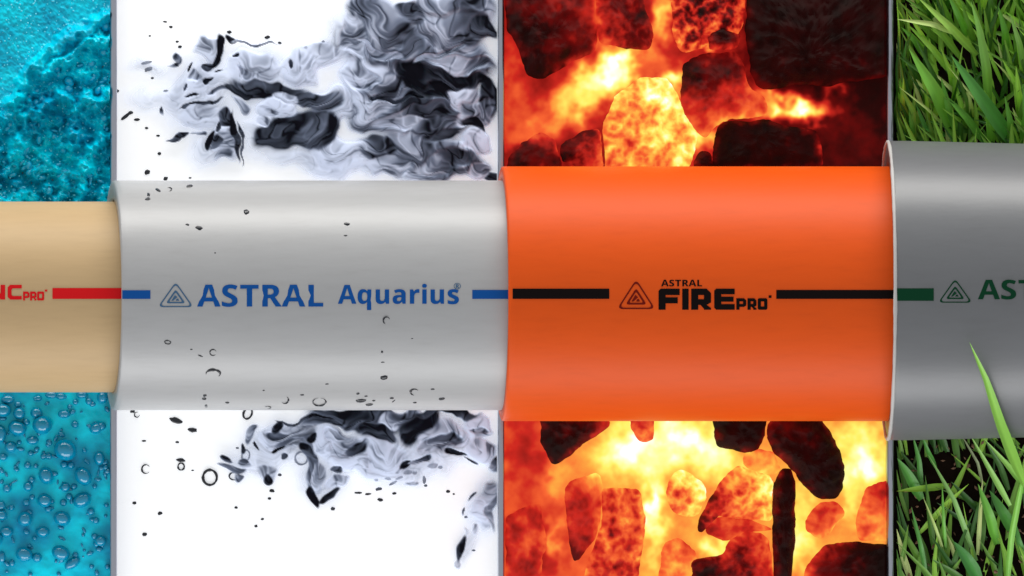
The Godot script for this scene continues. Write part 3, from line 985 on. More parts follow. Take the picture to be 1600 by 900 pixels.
# ------------------------------------------------------------------ ink
func ink() -> void:
	var upper := [
		[225, 108, 50, 20, 0, 0.80, 0.55], [235, 152, 56, 26, 0, 0.82, 0.5], [560, 250, 130, 40, 0, 0.76, 0.7], [310, 150, 80, 84, 0, 0.78, 0.7], [400, 120, 110, 60, 0, 0.76, 0.7], [430, 200, 100, 50, 0, 0.72, 0.7], [470, 250, 90, 30, 10, 0.80, 0.6], [540, 60, 60, 60, 0, 0.74, 0.7], [330, 235, 60, 40, 0, 0.80, 0.6],
		[520, 168, 44, 34, 0, 0.80, 0.9], [700, 20, 90, 40, 0, 0.5], [500, 85, 46, 26, -10, 0.82, 0.85], [470, 105, 36, 32, 0, 0.78, 0.9], [395, 105, 52, 30, 5, 0.78, 0.9], [320, 130, 34, 30, 0, 0.72, 0.75], [282, 142, 18, 46, 5, 0.80, 0.6],
		[310, 186, 36, 24, 10, 0.78, 0.8], [528, 232, 56, 28, 8, 0.84, 0.9], [540, 262, 70, 20, 0, 0.90, 0.7],
		[690, 100, 100, 60, 10, 0.34], [640, 180, 110, 50, 5, 0.40], [690, 250, 90, 36, 0, 0.42], [600, 90, 70, 60, 0, 0.45],
		[420, 138, 66, 15, 6, 0.16], [490, 160, 44, 18, 10, 0.26], [462, 200, 72, 30, -8, 0.08], [430, 208, 40, 20, 5, 0.12], [500, 205, 44, 28, -20, 0.14],
		[700, 50, 66, 36, 12, 0.42], [756, 48, 24, 22, 10, 0.05], [640, 22, 26, 20, 30, 0.22], [590, 38, 60, 52, 30, 0.44], [552, 60, 20, 42, -20, 0.66, 0.9],
		[728, 102, 54, 16, 8, 0.52], [654, 122, 44, 26, 28, 0.03], [725, 127, 56, 13, 10, 0.04], [760, 160, 22, 30, 0, 0.12], [690, 145, 40, 14, 0, 0.10],
		[577, 135, 52, 50, 10, 0.62], [560, 120, 30, 26, 0, 0.72], [655, 178, 58, 15, -10, 0.26], [640, 196, 60, 12, 4, 0.66], [672, 206, 56, 20, -18, 0.40], [698, 212, 26, 9, -8, 0.08],
		[718, 152, 30, 20, 10, 0.80], [728, 178, 22, 24, 10, 0.74], [752, 178, 16, 22, 30, 0.45], [735, 195, 24, 8, 30, 0.10],
		[635, 238, 52, 30, 20, 0.52], [585, 236, 28, 32, -15, 0.42], [600, 262, 40, 18, 0, 0.66], [720, 246, 26, 13, 10, 0.12], [680, 256, 40, 18, 0, 0.40],
		[750, 221, 32, 19, 8, 0.84], [768, 274, 22, 12, 0, 0.05], [752, 260, 26, 12, -32, 0.72],
		[428, 164, 34, 19, -8, 0.84], [412, 172, 16, 10, 0, 0.72], [448, 150, 22, 10, 20, 0.70], [400, 188, 12, 10, 30, 0.94],
		[320, 78, 28, 22, -15, 0.76, 0.95], [338, 76, 7, 27, 16, 0.08], [330, 92, 6, 12, 20, 0.10], [358, 64, 13, 5, 22, 0.08], [322, 104, 10, 8, 0, 0.20], [395, 68, 44, 2.2, 3, 0.45],
		[332, 127, 5, 9, 15, 0.08], [306, 147, 10, 3, 5, 0.10], [345, 148, 20, 4, -8, 0.30], [376, 143, 24, 7, 5, 0.10], [318, 164, 34, 3.5, 0, 0.22], [296, 166, 6, 5, 0, 0.10], [292, 110, 5, 5, 0, 0.12], [294, 130, 4, 5, 0, 0.2], [365, 88, 5, 4, 0, 0.10], [340, 107, 4, 3, 0, 0.10], [380, 112, 22, 6, 20, 0.55], [457, 100, 6, 5, 0, 0.15], [376, 160, 16, 10, 20, 0.60], [310, 122, 16, 7, 20, 0.55],
		[352, 222, 25, 40, -14, 0.72], [352, 192, 18, 14, 20, 0.30], [368, 218, 6, 42, -12, 0.06], [378, 222, 3.0, 36, -12, 0.12], [330, 222, 8, 13, 10, 0.06], [344, 226, 8, 14, 0, 0.22], [350, 250, 18, 8, -10, 0.55], [340, 205, 6, 6, 0, 0.1],
		[266, 217, 17, 5, -22, 0.22], [282, 212, 10, 5, 0, 0.16], [305, 214, 16, 2.5, 8, 0.40], [273, 88, 8, 10, 10, 0.30], [262, 98, 10, 3.5, -15, 0.40], [262, 172, 3, 9, 10, 0.35], [600, 78, 46, 7, 20, 0.72], [690, 84, 40, 5, -28, 0.74], [612, 150, 46, 4, 4, 0.3]]
	var lower := [
		[590, 700, 140, 64, 0, 0.76, 0.7], [700, 690, 100, 56, -10, 0.76, 0.74], [440, 695, 84, 60, 0, 0.76, 0.7], [758, 790, 34, 76, 5, 0.76, 0.7], [500, 750, 60, 46, 0, 0.78, 0.6], [390, 725, 50, 36, 0, 0.80, 0.6], [640, 735, 90, 40, -10, 0.80, 0.6], [728, 850, 24, 44, 10, 0.80, 0.5],
		[565, 715, 66, 34, 8, 0.86, 0.9], [605, 712, 46, 28, 20, 0.82, 0.9], [450, 680, 44, 30, 5, 0.66, 0.8], [520, 690, 40, 26, 0, 0.66, 0.9],
		[560, 654, 84, 20, 6, 0.10], [500, 660, 40, 12, -5, 0.34], [620, 655, 40, 18, -12, 0.46], [654, 668, 38, 24, -22, 0.06], [695, 648, 66, 8, 0, 0.10], [585, 676, 36, 14, 10, 0.16],
		[524, 684, 26, 12, 12, 0.60], [545, 702, 30, 18, -10, 0.62], [552, 706, 18, 12, -20, 0.44], [698, 684, 50, 24, -12, 0.68], [690, 692, 40, 10, -14, 0.44], [722, 704, 18, 6, -5, 0.08], [735, 715, 8, 4, 30, 0.12],
		[755, 664, 28, 18, 10, 0.88], [757, 668, 20, 4, 0, 0.4], [757, 698, 26, 24, 0, 0.76], [766, 726, 16, 12, 0, 0.26], [762, 790, 18, 46, 8, 0.70, 0.85], [770, 800, 8, 30, 5, 0.35, 0.8],
		[484, 725, 13, 44, -10, 0.26], [488, 772, 9, 18, -5, 0.05], [494, 745, 8, 22, -14, 0.5], [512, 773, 22, 7, -28, 0.08], [478, 712, 12, 12, 0, 0.1], [483, 690, 7, 10, 10, 0.06], [500, 735, 16, 16, 0, 0.55, 0.8], [530, 735, 12, 6, 20, 0.3], [528, 752, 26, 10, -10, 0.7],
		[440, 676, 18, 8, 10, 0.36], [455, 695, 20, 7, -5, 0.40], [436, 662, 10, 10, 0, 0.3], [438, 716, 6, 6, 0, 0.12], [470, 655, 46, 3, 2, 0.12], [440, 700, 12, 3, 0, 0.16], [410, 735, 20, 13, 10, 0.62, 0.9], [414, 744, 9, 9, 0, 0.16], [398, 674, 9, 16, 15, 0.42], [386, 693, 5, 8, 15, 0.3], [408, 693, 3, 8, -5, 0.15], [383, 720, 7, 14, 10, 0.40], [362, 733, 20, 7, 12, 0.34], [366, 747, 9, 7, 0, 0.42], [362, 718, 10, 6, 10, 0.06],
		[719, 848, 7, 23, 14, 0.26, 0.95], [712, 872, 6, 8, 0, 0.55, 0.8], [727, 822, 3, 14, 14, 0.6, 0.7], [733, 790, 3, 6, 10, 0.3], [740, 770, 3, 9, 15, 0.55], [738, 830, 5, 10, 0, 0.72, 0.8], [640, 722, 10, 7, -20, 0.3], [660, 718, 20, 5, -14, 0.5], [636, 755, 10, 5, 0, 0.72]]
	for set_ in [[upper, 560, 140, "large black and grey ink cloud billowing along the whole upper white panel", -60.0, 286.0], [lower, 590, 700, "smaller black and grey ink cloud hanging under the light grey pipe with trailing drops", 636.0, 940.0]]:
		var base := W(set_[1], set_[2], 5.0)
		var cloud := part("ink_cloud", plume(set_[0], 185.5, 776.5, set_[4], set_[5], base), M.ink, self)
		cloud.position = base
		tag(cloud, set_[3], "ink", "ink clouds on the white panel")
	# loose drops on the sheet: [x, y, a, b, turn]
	var drops := [[258, 34, 4, 1.6, 5], [267, 42, 3.4, 2.2, 0], [234, 56, 2.2, 1.6, 0], [277, 65, 3, 2, 0], [281, 73, 3.6, 2.8, 0], [358, 50, 4.2, 3, 0], [418, 58, 5, 3, -15], [437, 67, 3.2, 2.4, 0], [478, 74, 3, 2.6, 0], [228, 98, 10, 2.8, -12], [232, 108, 7, 3.6, -25], [184, 142, 2.4, 2.6, 0], [197, 181, 12, 3.0, -38], [204, 176, 4.4, 3.4, -20], [214, 187, 5, 2.8, -5], [238, 122, 3, 2, 0], [259, 142, 5, 2, -5], [229, 200, 3, 2.4, 0], [247, 212, 3.6, 2, 0], [249, 240, 3.4, 3, 0], [230, 269, 5, 4.2, -25], [259, 279, 4, 3.4, -30], [297, 278, 2.6, 1.6, 0], [505, 65, 3.4, 2.2, -10],
		[275, 657, 11, 5, 18], [301, 672, 7.5, 4.2, 8], [207, 643, 5, 2.6, 0], [225, 689, 4.4, 1.8, 0], [277, 691, 3.4, 2, 0], [210, 786, 4, 2.6, 0], [250, 802, 4.6, 3, -5], [226, 835, 4, 3.4, 0], [282, 719, 8, 3.6, 5], [425, 767, 4.6, 3, 0], [421, 779, 3.4, 2.4, 0], [369, 793, 3, 2.4, 0], [410, 811, 3, 2.2, 0], [400, 822, 3, 2.4, 0], [437, 742, 3.6, 2.6, 0], [371, 700, 3, 1.8, 0], [301, 735, 3, 1.4, 0], [520, 795, 4, 3.4, 0], [594, 781, 5, 3, 10], [616, 771, 4, 2.4, 0], [700, 768, 3.6, 2.8, 0], [709, 772, 2.4, 1.8, 0], [728, 808, 3, 2.4, 0], [740, 860, 3.4, 2, 0], [676, 728, 9, 4.4, -6], [688, 730, 4, 3, 0], [663, 750, 3, 7, -8], [665, 759, 3, 2.4, 0], [637, 738, 8, 4, -10], [648, 739, 4, 3, 0], [624, 747, 7, 2.4, -20], [606, 748, 6, 2.4, 5], [588, 750, 3.4, 2.4, 0], [592, 764, 6, 2.8, -12], [575, 772, 6, 2, -5], [560, 770, 7, 2, 4], [614, 755, 9, 2.2, -28], [525, 736, 5, 3.2, 20], [579, 722, 3, 2.4, 0], [492, 714, 4, 4, 0], [497, 704, 4, 3, 0]]
	var up := Vector3.UP
	var right := Vector3.RIGHT
	var down := Vector3(0, 0, 1)
	var i := 0
	for q in drops:
		var o := part("ink_drop", drop_mesh(W(q[0], q[1], 5.0), right, down, up, q[2], q[3], deg_to_rad(q[4]), i * 31.0), M.ink_drop, self)
		o.position = W(q[0], q[1], 5.0)
		var long := "long" if maxf(q[2], q[3]) > 2.0 * minf(q[2], q[3]) else "round"
		var big := "thick" if q[2] * q[3] > 18.0 else "tiny"
		var near := "by the large ink cloud" if q[1] < 300 else "by the small ink cloud" if q[0] > 350 else "on bare white panel beneath the light grey pipe"
		tag(o, "%s %s black ink drop %s" % [big, long, near], "ink drop", "%s %s ink drops %s" % [big, long, near])
		i += 1
	# rings left by burst drops: [x, y, a, b, turn, from, to, thickness]
	var rings := [[328, 746, 11, 12, 0, 0, 360, 2.6, "large round black ink ring on the white panel"], [228, 733, 6.5, 7, 0, 40, 330, 1.8, ""], [283, 729, 5, 5.5, 0, 0, 360, 1.8, ""], [387, 646, 6.5, 9, 25, 0, 360, 2.2, ""], [214, 648, 4, 4, 0, 0, 300, 1.4, ""], [471, 716, 10, 10, 0, 0, 360, 2.2, ""], [545, 704, 14, 8, -20, 0, 360, 1.2, ""], [366, 744, 8, 6, 0, 0, 360, 1.6, ""], [384, 712, 6, 9, 10, 0, 360, 1.6, ""], [447, 668, 7, 6, 0, 0, 360, 1.6, ""], [461, 672, 7, 6, 0, 0, 360, 1.4, ""]]
	for q in rings:
		var at := W(q[0], q[1], 5.6)
		var o := part("ink_ring", arc_mesh(at, right, down, up, q[2], q[3], deg_to_rad(q[4]), q[5], q[6], q[7], i * 17.0), M.ink_drop, self)
		o.position = at
		tag(o, q[8] if q[8] else "small black ink ring on the white panel", "ink ring", "ink rings on the white panel")
		i += 1
	# drops that landed on the light grey pipe
	var on := [[231, 311, 4, 2.6, -25], [232, 304, 2.6, 3.4, 0], [247, 297, 3.4, 3.4, 20], [296, 291, 5, 2.4, -25], [293, 351, 3.4, 1.8, -25], [311, 356, 6.4, 3.2, -18], [385, 331, 4.4, 4, 0], [542, 350, 5.4, 2.4, -15], [540, 368, 3.4, 1.4, 0], [299, 546, 2.4, 1.2, 0], [313, 556, 5, 1.4, -22], [320, 618, 3, 2.2, 0], [319, 623, 4, 2, 0], [322, 635, 2.6, 3.4, 0], [355, 629, 3.4, 1.6, 0], [472, 617, 3.4, 1.4, 0], [511, 600, 3.6, 1.2, 5], [597, 550, 2, 2.4, 0], [598, 566, 3.4, 1.2, 0], [600, 590, 6.4, 3.6, 35], [676, 608, 4, 1.4, 0], [690, 623, 5.4, 2, 28], [612, 622, 3.4, 1.6, 20], [615, 627, 1.6, 3, -20], [648, 629, 3.4, 1.2, 10], [412, 610, 2, 1.2, 0], [559, 615, 3, 1.8, -20], [572, 619, 3, 1.2, 0], [584, 626, 3, 1.4, 0], [564, 626, 9, 2.6, 18], [577, 632, 7, 1.8, 35], [644, 529, 2.4, 0.9, 0], [336, 395, 1.4, 1.4, 0]]
	for q in on:
		var at := on_pipe(q[0], q[1], 461.5, 179.5, 0.0)
		var out := (at - Vector3(at.x, H * U, (461.5 - 450.0) * U)).normalized()
		var dn := right.cross(out) * -1.0
		var o := part("splash_drop", drop_mesh(at, right, dn, out, q[2], q[3] / maxf(out.y, 0.35), deg_to_rad(q[4]), i * 31.0), M.ink_drop, self)
		o.position = at
		var long := "long" if maxf(q[2], q[3]) > 2.0 * minf(q[2], q[3]) else "round"
		var near := "above the blue lettering" if q[1] < 440 else "near the small ink cloud" if q[1] > 605 else "just below the blue lettering"
		tag(o, "%s black ink drop on light grey pipe, %s" % [long, near], "ink drop", "%s ink drops on the light grey pipe %s" % [long, near])
		i += 1
	var curls := [[263, 296, 5, 3.4, -10, -60, 120, 1.6], [333, 551, 5, 4.6, 0, 20, 320, 1.3], [333, 584, 11, 6, 0, -40, 190, 2.6], [262, 535, 4.6, 2.6, -10, 0, 360, 1.0], [418, 637, 5, 4, 0, -90, 150, 1.3], [445, 625, 5.6, 6, 0, -140, 60, 1.8], [499, 628, 10, 7, 0, 100, 440, 2.0], [604, 501, 5, 5.6, 0, 20, 250, 1.7], [648, 613, 6.4, 5, 10, 30, 250, 2.2]]
	for q in curls:
		var at := on_pipe(q[0], q[1], 461.5, 179.5, 0.3)
		var out := (at - Vector3(at.x, H * U, (461.5 - 450.0) * U)).normalized()
		var dn := right.cross(out) * -1.0
		var o := part("splash_ring", arc_mesh(at, right, dn, out, q[2], q[3] / maxf(out.y, 0.45), deg_to_rad(q[4]), q[5], q[6], q[7], i * 17.0), M.ink_drop, self)
		o.position = at
		tag(o, "thin curled ink mark on the light grey pipe", "ink ring", "curled ink marks on the light grey pipe")
		i += 1

# ------------------------------------------------------------------ fire
func fire() -> void:
	# ember bed: an uneven layer that glows by its own heat
	var spots := [
		[960, 105, 62, 34, -35, 1.0], [900, 160, 80, 28, -36, 0.84], [830, 205, 60, 24, -28, 0.60], [1055, 128, 30, 22, 30, 0.95], [798, 150, 26, 70, 0, 0.50], [950, 112, 34, 26, -35, 1.0], [1100, 215, 34, 26, 0, 0.88], [1035, 28, 16, 50, 14, 0.76], [1000, 90, 40, 12, 20, 0.55], [1095, 70, 26, 10, 0, 0.75], [830, 245, 60, 18, 0, 0.24],
		[1330, 120, 150, 170, 0, 0.06], [1335, 220, 80, 60, 0, 0.17], [1200, 162, 34, 24, 0, 0.62], [1250, 172, 52, 22, 0, 0.80], [1258, 178, 18, 14, 0, 1.0], [1212, 168, 10, 16, 0, 0.9], [1302, 140, 18, 14, -35, 0.38],
		[1030, 690, 95, 60, 0, 0.90], [985, 705, 36, 30, -30, 1.0], [1080, 690, 40, 26, 0, 1.0], [1022, 830, 20, 110, 0, 0.86], [1020, 780, 12, 40, 0, 0.99], [820, 700, 52, 130, 0, 0.38], [822, 790, 30, 22, 0, 0.60], [868, 750, 26, 26, 0, 0.74], [846, 860, 74, 90, 0, 0.36], [872, 845, 12, 40, 0, 0.62], [1356, 710, 60, 60, 0, 0.88], [1350, 730, 24, 30, 0, 1.0], [1330, 775, 16, 50, 0, 0.84], [1250, 850, 26, 80, 0, 0.88], [1110, 862, 30, 20, 0, 0.96], [1120, 710, 30, 40, 0, 0.92], [1064, 880, 40, 46, 0, 0.62], [1378, 672, 16, 40, -40, 0.66], [1250, 770, 14, 26, 0, 0.8], [1250, 960, 500, 60, 0, 0.5]]
	var iw := 300
	var ih := 560
	var im := Image.create(iw, ih, false, Image.FORMAT_RGBF)
	for j in ih:
		for i in iw:
			var px: float = lerpf(FIRE_X[0], FIRE_X[1], (i + 0.5) / iw)
			var py: float = lerpf(Y0, Y1, (j + 0.5) / ih)
			var wx := px + n_a.get_noise_2d(px * 2.0, py * 2.0) * 22.0
			var wy := py + n_a.get_noise_2d(px * 2.0 + 300.0, py * 2.0) * 22.0
			var t := lerpf(0.34, 0.64, ss(300.0, 640.0, py))
			for s in spots:
				var dx: float = wx - s[0]
				var dy: float = wy - s[1]
				if absf(dx) + absf(dy) > 4.0 * (s[2] + s[3]): continue
				var a := deg_to_rad(s[4])
				var u: float = (dx * cos(a) + dy * sin(a)) / s[2]
				var w: float = (-dx * sin(a) + dy * cos(a)) / s[3]
				t = lerpf(t, s[5], exp(-(u * u + w * w) * 1.1))
			t += n_b.get_noise_2d(px * 1.2, py * 1.2) * 0.09
			im.set_pixel(i, j, heat_color(t))
	var step := 5.0
	var nx := int((FIRE_X[1] - FIRE_X[0]) / step) + 1
	var nz := int((Y1 - Y0) / step) + 1
	var v := PackedVector3Array()
	var uv := PackedVector2Array()
	var wa := W(FIRE_X[0], Y0, 9.0)
	var wb := W(FIRE_X[1], Y1, 9.0)
	for j in nz:
		for i in nx:
			var px: float = lerpf(FIRE_X[0], FIRE_X[1], float(i) / (nx - 1))
			var py: float = lerpf(Y0, Y1, float(j) / (nz - 1))
			var wp := W(px, py, 9.0)
			uv.append(Vector2((wp.x - wa.x) / (wb.x - wa.x), (wp.z - wa.z) / (wb.z - wa.z)))
			v.append(wp + Vector3(0, n_b.get_noise_2d(px * 1.4, py * 1.4) * 6.0 * U, 0))
	var base := W((FIRE_X[0] + FIRE_X[1]) / 2.0, 450, 0)
	var bed := part("fire_ember_bed", build(v, grid_index(nx, nz), base, uv), glow_material(im), self)
	bed.position = base
	tag(bed, "glowing yellow and red ember bed under the charcoal lumps", "embers", "", "stuff")

	var P := func(a: Array) -> Array:
		var out := []
		for k in range(0, a.size(), 2): out.append(Vector2(a[k], a[k + 1]))
		return out
	# outline, thickness, heat, gradient, cracks, seed, height, label
	var lumps := [
		[[786, -40, 930, -40, 934, 31, 931, 82, 884, 102, 842, 126, 824, 122, 806, 66, 790, 47], 90, 0.20, Vector2(0.13, -0.10), 0.12, 1, "big dark red block of charcoal beside steel strip, pale glow along its lower edge"],
		[[930, -40, 1000, -40, 1010, 20, 1024, 56, 1014, 80, 978, 76, 938, 68, 930, 28], 80, 0.27, Vector2(-0.06, 0.05), 0.20, 2, "dark red charcoal lump with a black middle above white-hot gap"],
		[[963, 146, 1004, 118, 1041, 122, 1062, 155, 1092, 211, 1080, 262, 945, 264, 942, 199], 70, 0.72, Vector2(0.12, -0.08), 0.42, 3, "yellow glowing charcoal lump with brown cracks against the orange pipe"],
		[[870, 228, 914, 204, 936, 198, 945, 262, 912, 266, 876, 252], 40, 0.26, Vector2(0.22, 0.0), 0.22, 4, "small dark wedge of charcoal beside the cracked yellow lump"],
		[[792, 246, 820, 220, 850, 202, 872, 226, 880, 266, 792, 270], 34, 0.26, Vector2(0.06, -0.12), 0.10, 5, "low dark red charcoal lump tucked against orange pipe and steel strip"],
		[[1066, 98, 1095, 84, 1150, 80, 1164, 106, 1172, 138, 1196, 152, 1203, 178, 1172, 187, 1136, 187, 1114, 200, 1104, 218, 1086, 206, 1062, 172], 84, 0.38, Vector2(0.10, 0.24), 0.16, 6, "red glowing charcoal chunk, dark on top, beside the tall black lump"],
		[[1046, -40, 1168, -40, 1164, 30, 1152, 62, 1100, 76, 1064, 84, 1050, 50], 60, 0.36, Vector2(0.0, 0.06), 0.75, 7, "crumbly red and black charcoal lump full of bright cracks"],
		[[1098, 52, 1125, 38, 1160, 54, 1156, 76, 1110, 79], 78, 0.16, Vector2(0.0, 0.10), 0.12, 8, "small black charcoal piece lying on the crumbly red lump"],
		[[1166, -40, 1392, -40, 1392, 120, 1330, 128, 1290, 136, 1250, 132, 1200, 142, 1176, 130, 1164, 60], 120, 0.06, Vector2(0.01, 0.04), 0.06, 9, "huge black unlit charcoal block in the dark side of the fire"],
		[[1116, 210, 1122, 195, 1140, 187, 1172, 189, 1192, 185, 1217, 194, 1254, 200, 1279, 202, 1286, 266, 1112, 266], 60, 0.07, Vector2(0.05, -0.02), 0.08, 10, "flat black charcoal slab between flame and orange pipe"],
		[[1080, 262, 1086, 244, 1100, 233, 1112, 240, 1114, 266], 40, 0.10, Vector2(0.0, 0.0), 0.08, 11, "little black charcoal nub touching the flat black slab"],
		[[846, 640, 940, 636, 954, 664, 904, 702, 864, 730, 843, 692], 60, 0.16, Vector2(0.16, -0.02), 0.12, 12, "black and dark red wedge of charcoal poking out beneath orange pipe"],
		[[881, 758, 910, 744, 938, 738, 944, 764, 932, 842, 896, 884, 888, 842], 54, 0.38, Vector2(0.14, -0.16), 0.14, 13, "smooth dark red charcoal lump leaning on a cracked red one"],
		[[938, 760, 1000, 766, 1010, 813, 1002, 865, 992, 940, 900, 940, 924, 860, 942, 813], 66, 0.46, Vector2(0.06, -0.04), 0.42, 14, "tall cracked red charcoal lump with a straight pale upper edge"],
		[[790, 804, 843, 782, 854, 842, 840, 940, 790, 940], 40, 0.38, Vector2(0.04, 0.0), 0.12, 15, "blurred red charcoal lump against the steel strip"],
		[[980, 640, 1022, 640, 1022, 688, 1003, 693, 986, 674], 40, 0.40, Vector2(0.05, 0.10), 0.2, 16, "small red charcoal piece hanging into yellow flame under orange pipe"],
		[[1046, 744, 1060, 732, 1098, 750, 1106, 779, 1084, 811, 1049, 800, 1040, 770], 56, 0.68, Vector2(0.10, -0.06), 0.36, 17, "small rounded yellow charcoal lump with orange cracks in white-hot gap"],
		[[1034, 850, 1060, 838, 1088, 860, 1098, 940, 1026, 940], 40, 0.58, Vector2(0.02, 0.06), 0.16, 18, "orange charcoal lump below the small rounded yellow one"],
		[[1112, 640, 1200, 640, 1192, 694, 1181, 709, 1161, 706, 1120, 700], 70, 0.05, Vector2(0.05, 0.02), 0.06, 19, "square black charcoal block poking out beneath orange pipe"],
		[[1196, 669, 1214, 644, 1279, 644, 1317, 712, 1321, 761, 1302, 782, 1279, 780, 1253, 755, 1230, 727, 1204, 703], 110, 0.08, Vector2(-0.08, -0.06), 0.08, 20, "large oval black charcoal lump slanting down from orange pipe"],
		[[1209, 755, 1221, 732, 1237, 729, 1243, 755, 1243, 842, 1232, 940, 1209, 940, 1206, 784], 90, 0.07, Vector2(0.02, -0.02), 0.06, 21, "upright black charcoal stick in front of the yellow fire"],
		[[1106, 780, 1138, 738, 1149, 727, 1206, 742, 1210, 815, 1175, 812, 1112, 806, 1097, 836, 1087, 826], 60, 0.52, Vector2(0.30, -0.06), 0.42, 22, "half red, half yellow cracked charcoal lump behind the black stick"],
		[[1100, 834, 1112, 806, 1175, 812, 1210, 828, 1167, 832, 1135, 846], 46, 0.42, Vector2(0.12, 0.0), 0.14, 23, "thin red charcoal sliver under the half red, half yellow lump"],
		[[1072, 876, 1132, 866, 1142, 840, 1168, 828, 1197, 836, 1208, 871, 1212, 940, 1072, 940], 76, 0.28, Vector2(0.10, -0.10), 0.26, 24, "dark red charcoal lump with knobbly left shoulder beside black stick"],
		[[1262, 804, 1282, 782, 1311, 784, 1321, 802, 1294, 836, 1279, 844, 1258, 832], 44, 0.50, Vector2(0.06, 0.10), 0.16, 25, "small orange charcoal lump under the large oval black one"],
		[[1337, 810, 1354, 757, 1392, 748, 1392, 846, 1340, 846], 56, 0.50, Vector2(0.02, 0.16), 0.14, 26, "orange charcoal lump with a red cap against steel strip"],
		[[1180, 700, 1206, 704, 1222, 730, 1206, 746, 1160, 730, 1162, 706], 40, 0.66, Vector2(0.0, 0.06), 0.12, 28, "orange charcoal piece squeezed between square black block and oval lump"],
		[[1248, 940, 1258, 890, 1282, 854, 1328, 845, 1392, 852, 1392, 940], 80, 0.14, Vector2(-0.26, -0.04), 0.10, 27, "broad charcoal lump, red on one end and black on the other"]]
	for l in lumps:
		coal(P.call(l[0]), l[1], l[2], l[3], l[4], l[5], 8.0, l[6], "charcoal_lump", 0.10 if l[5] == 9 else 0.17)


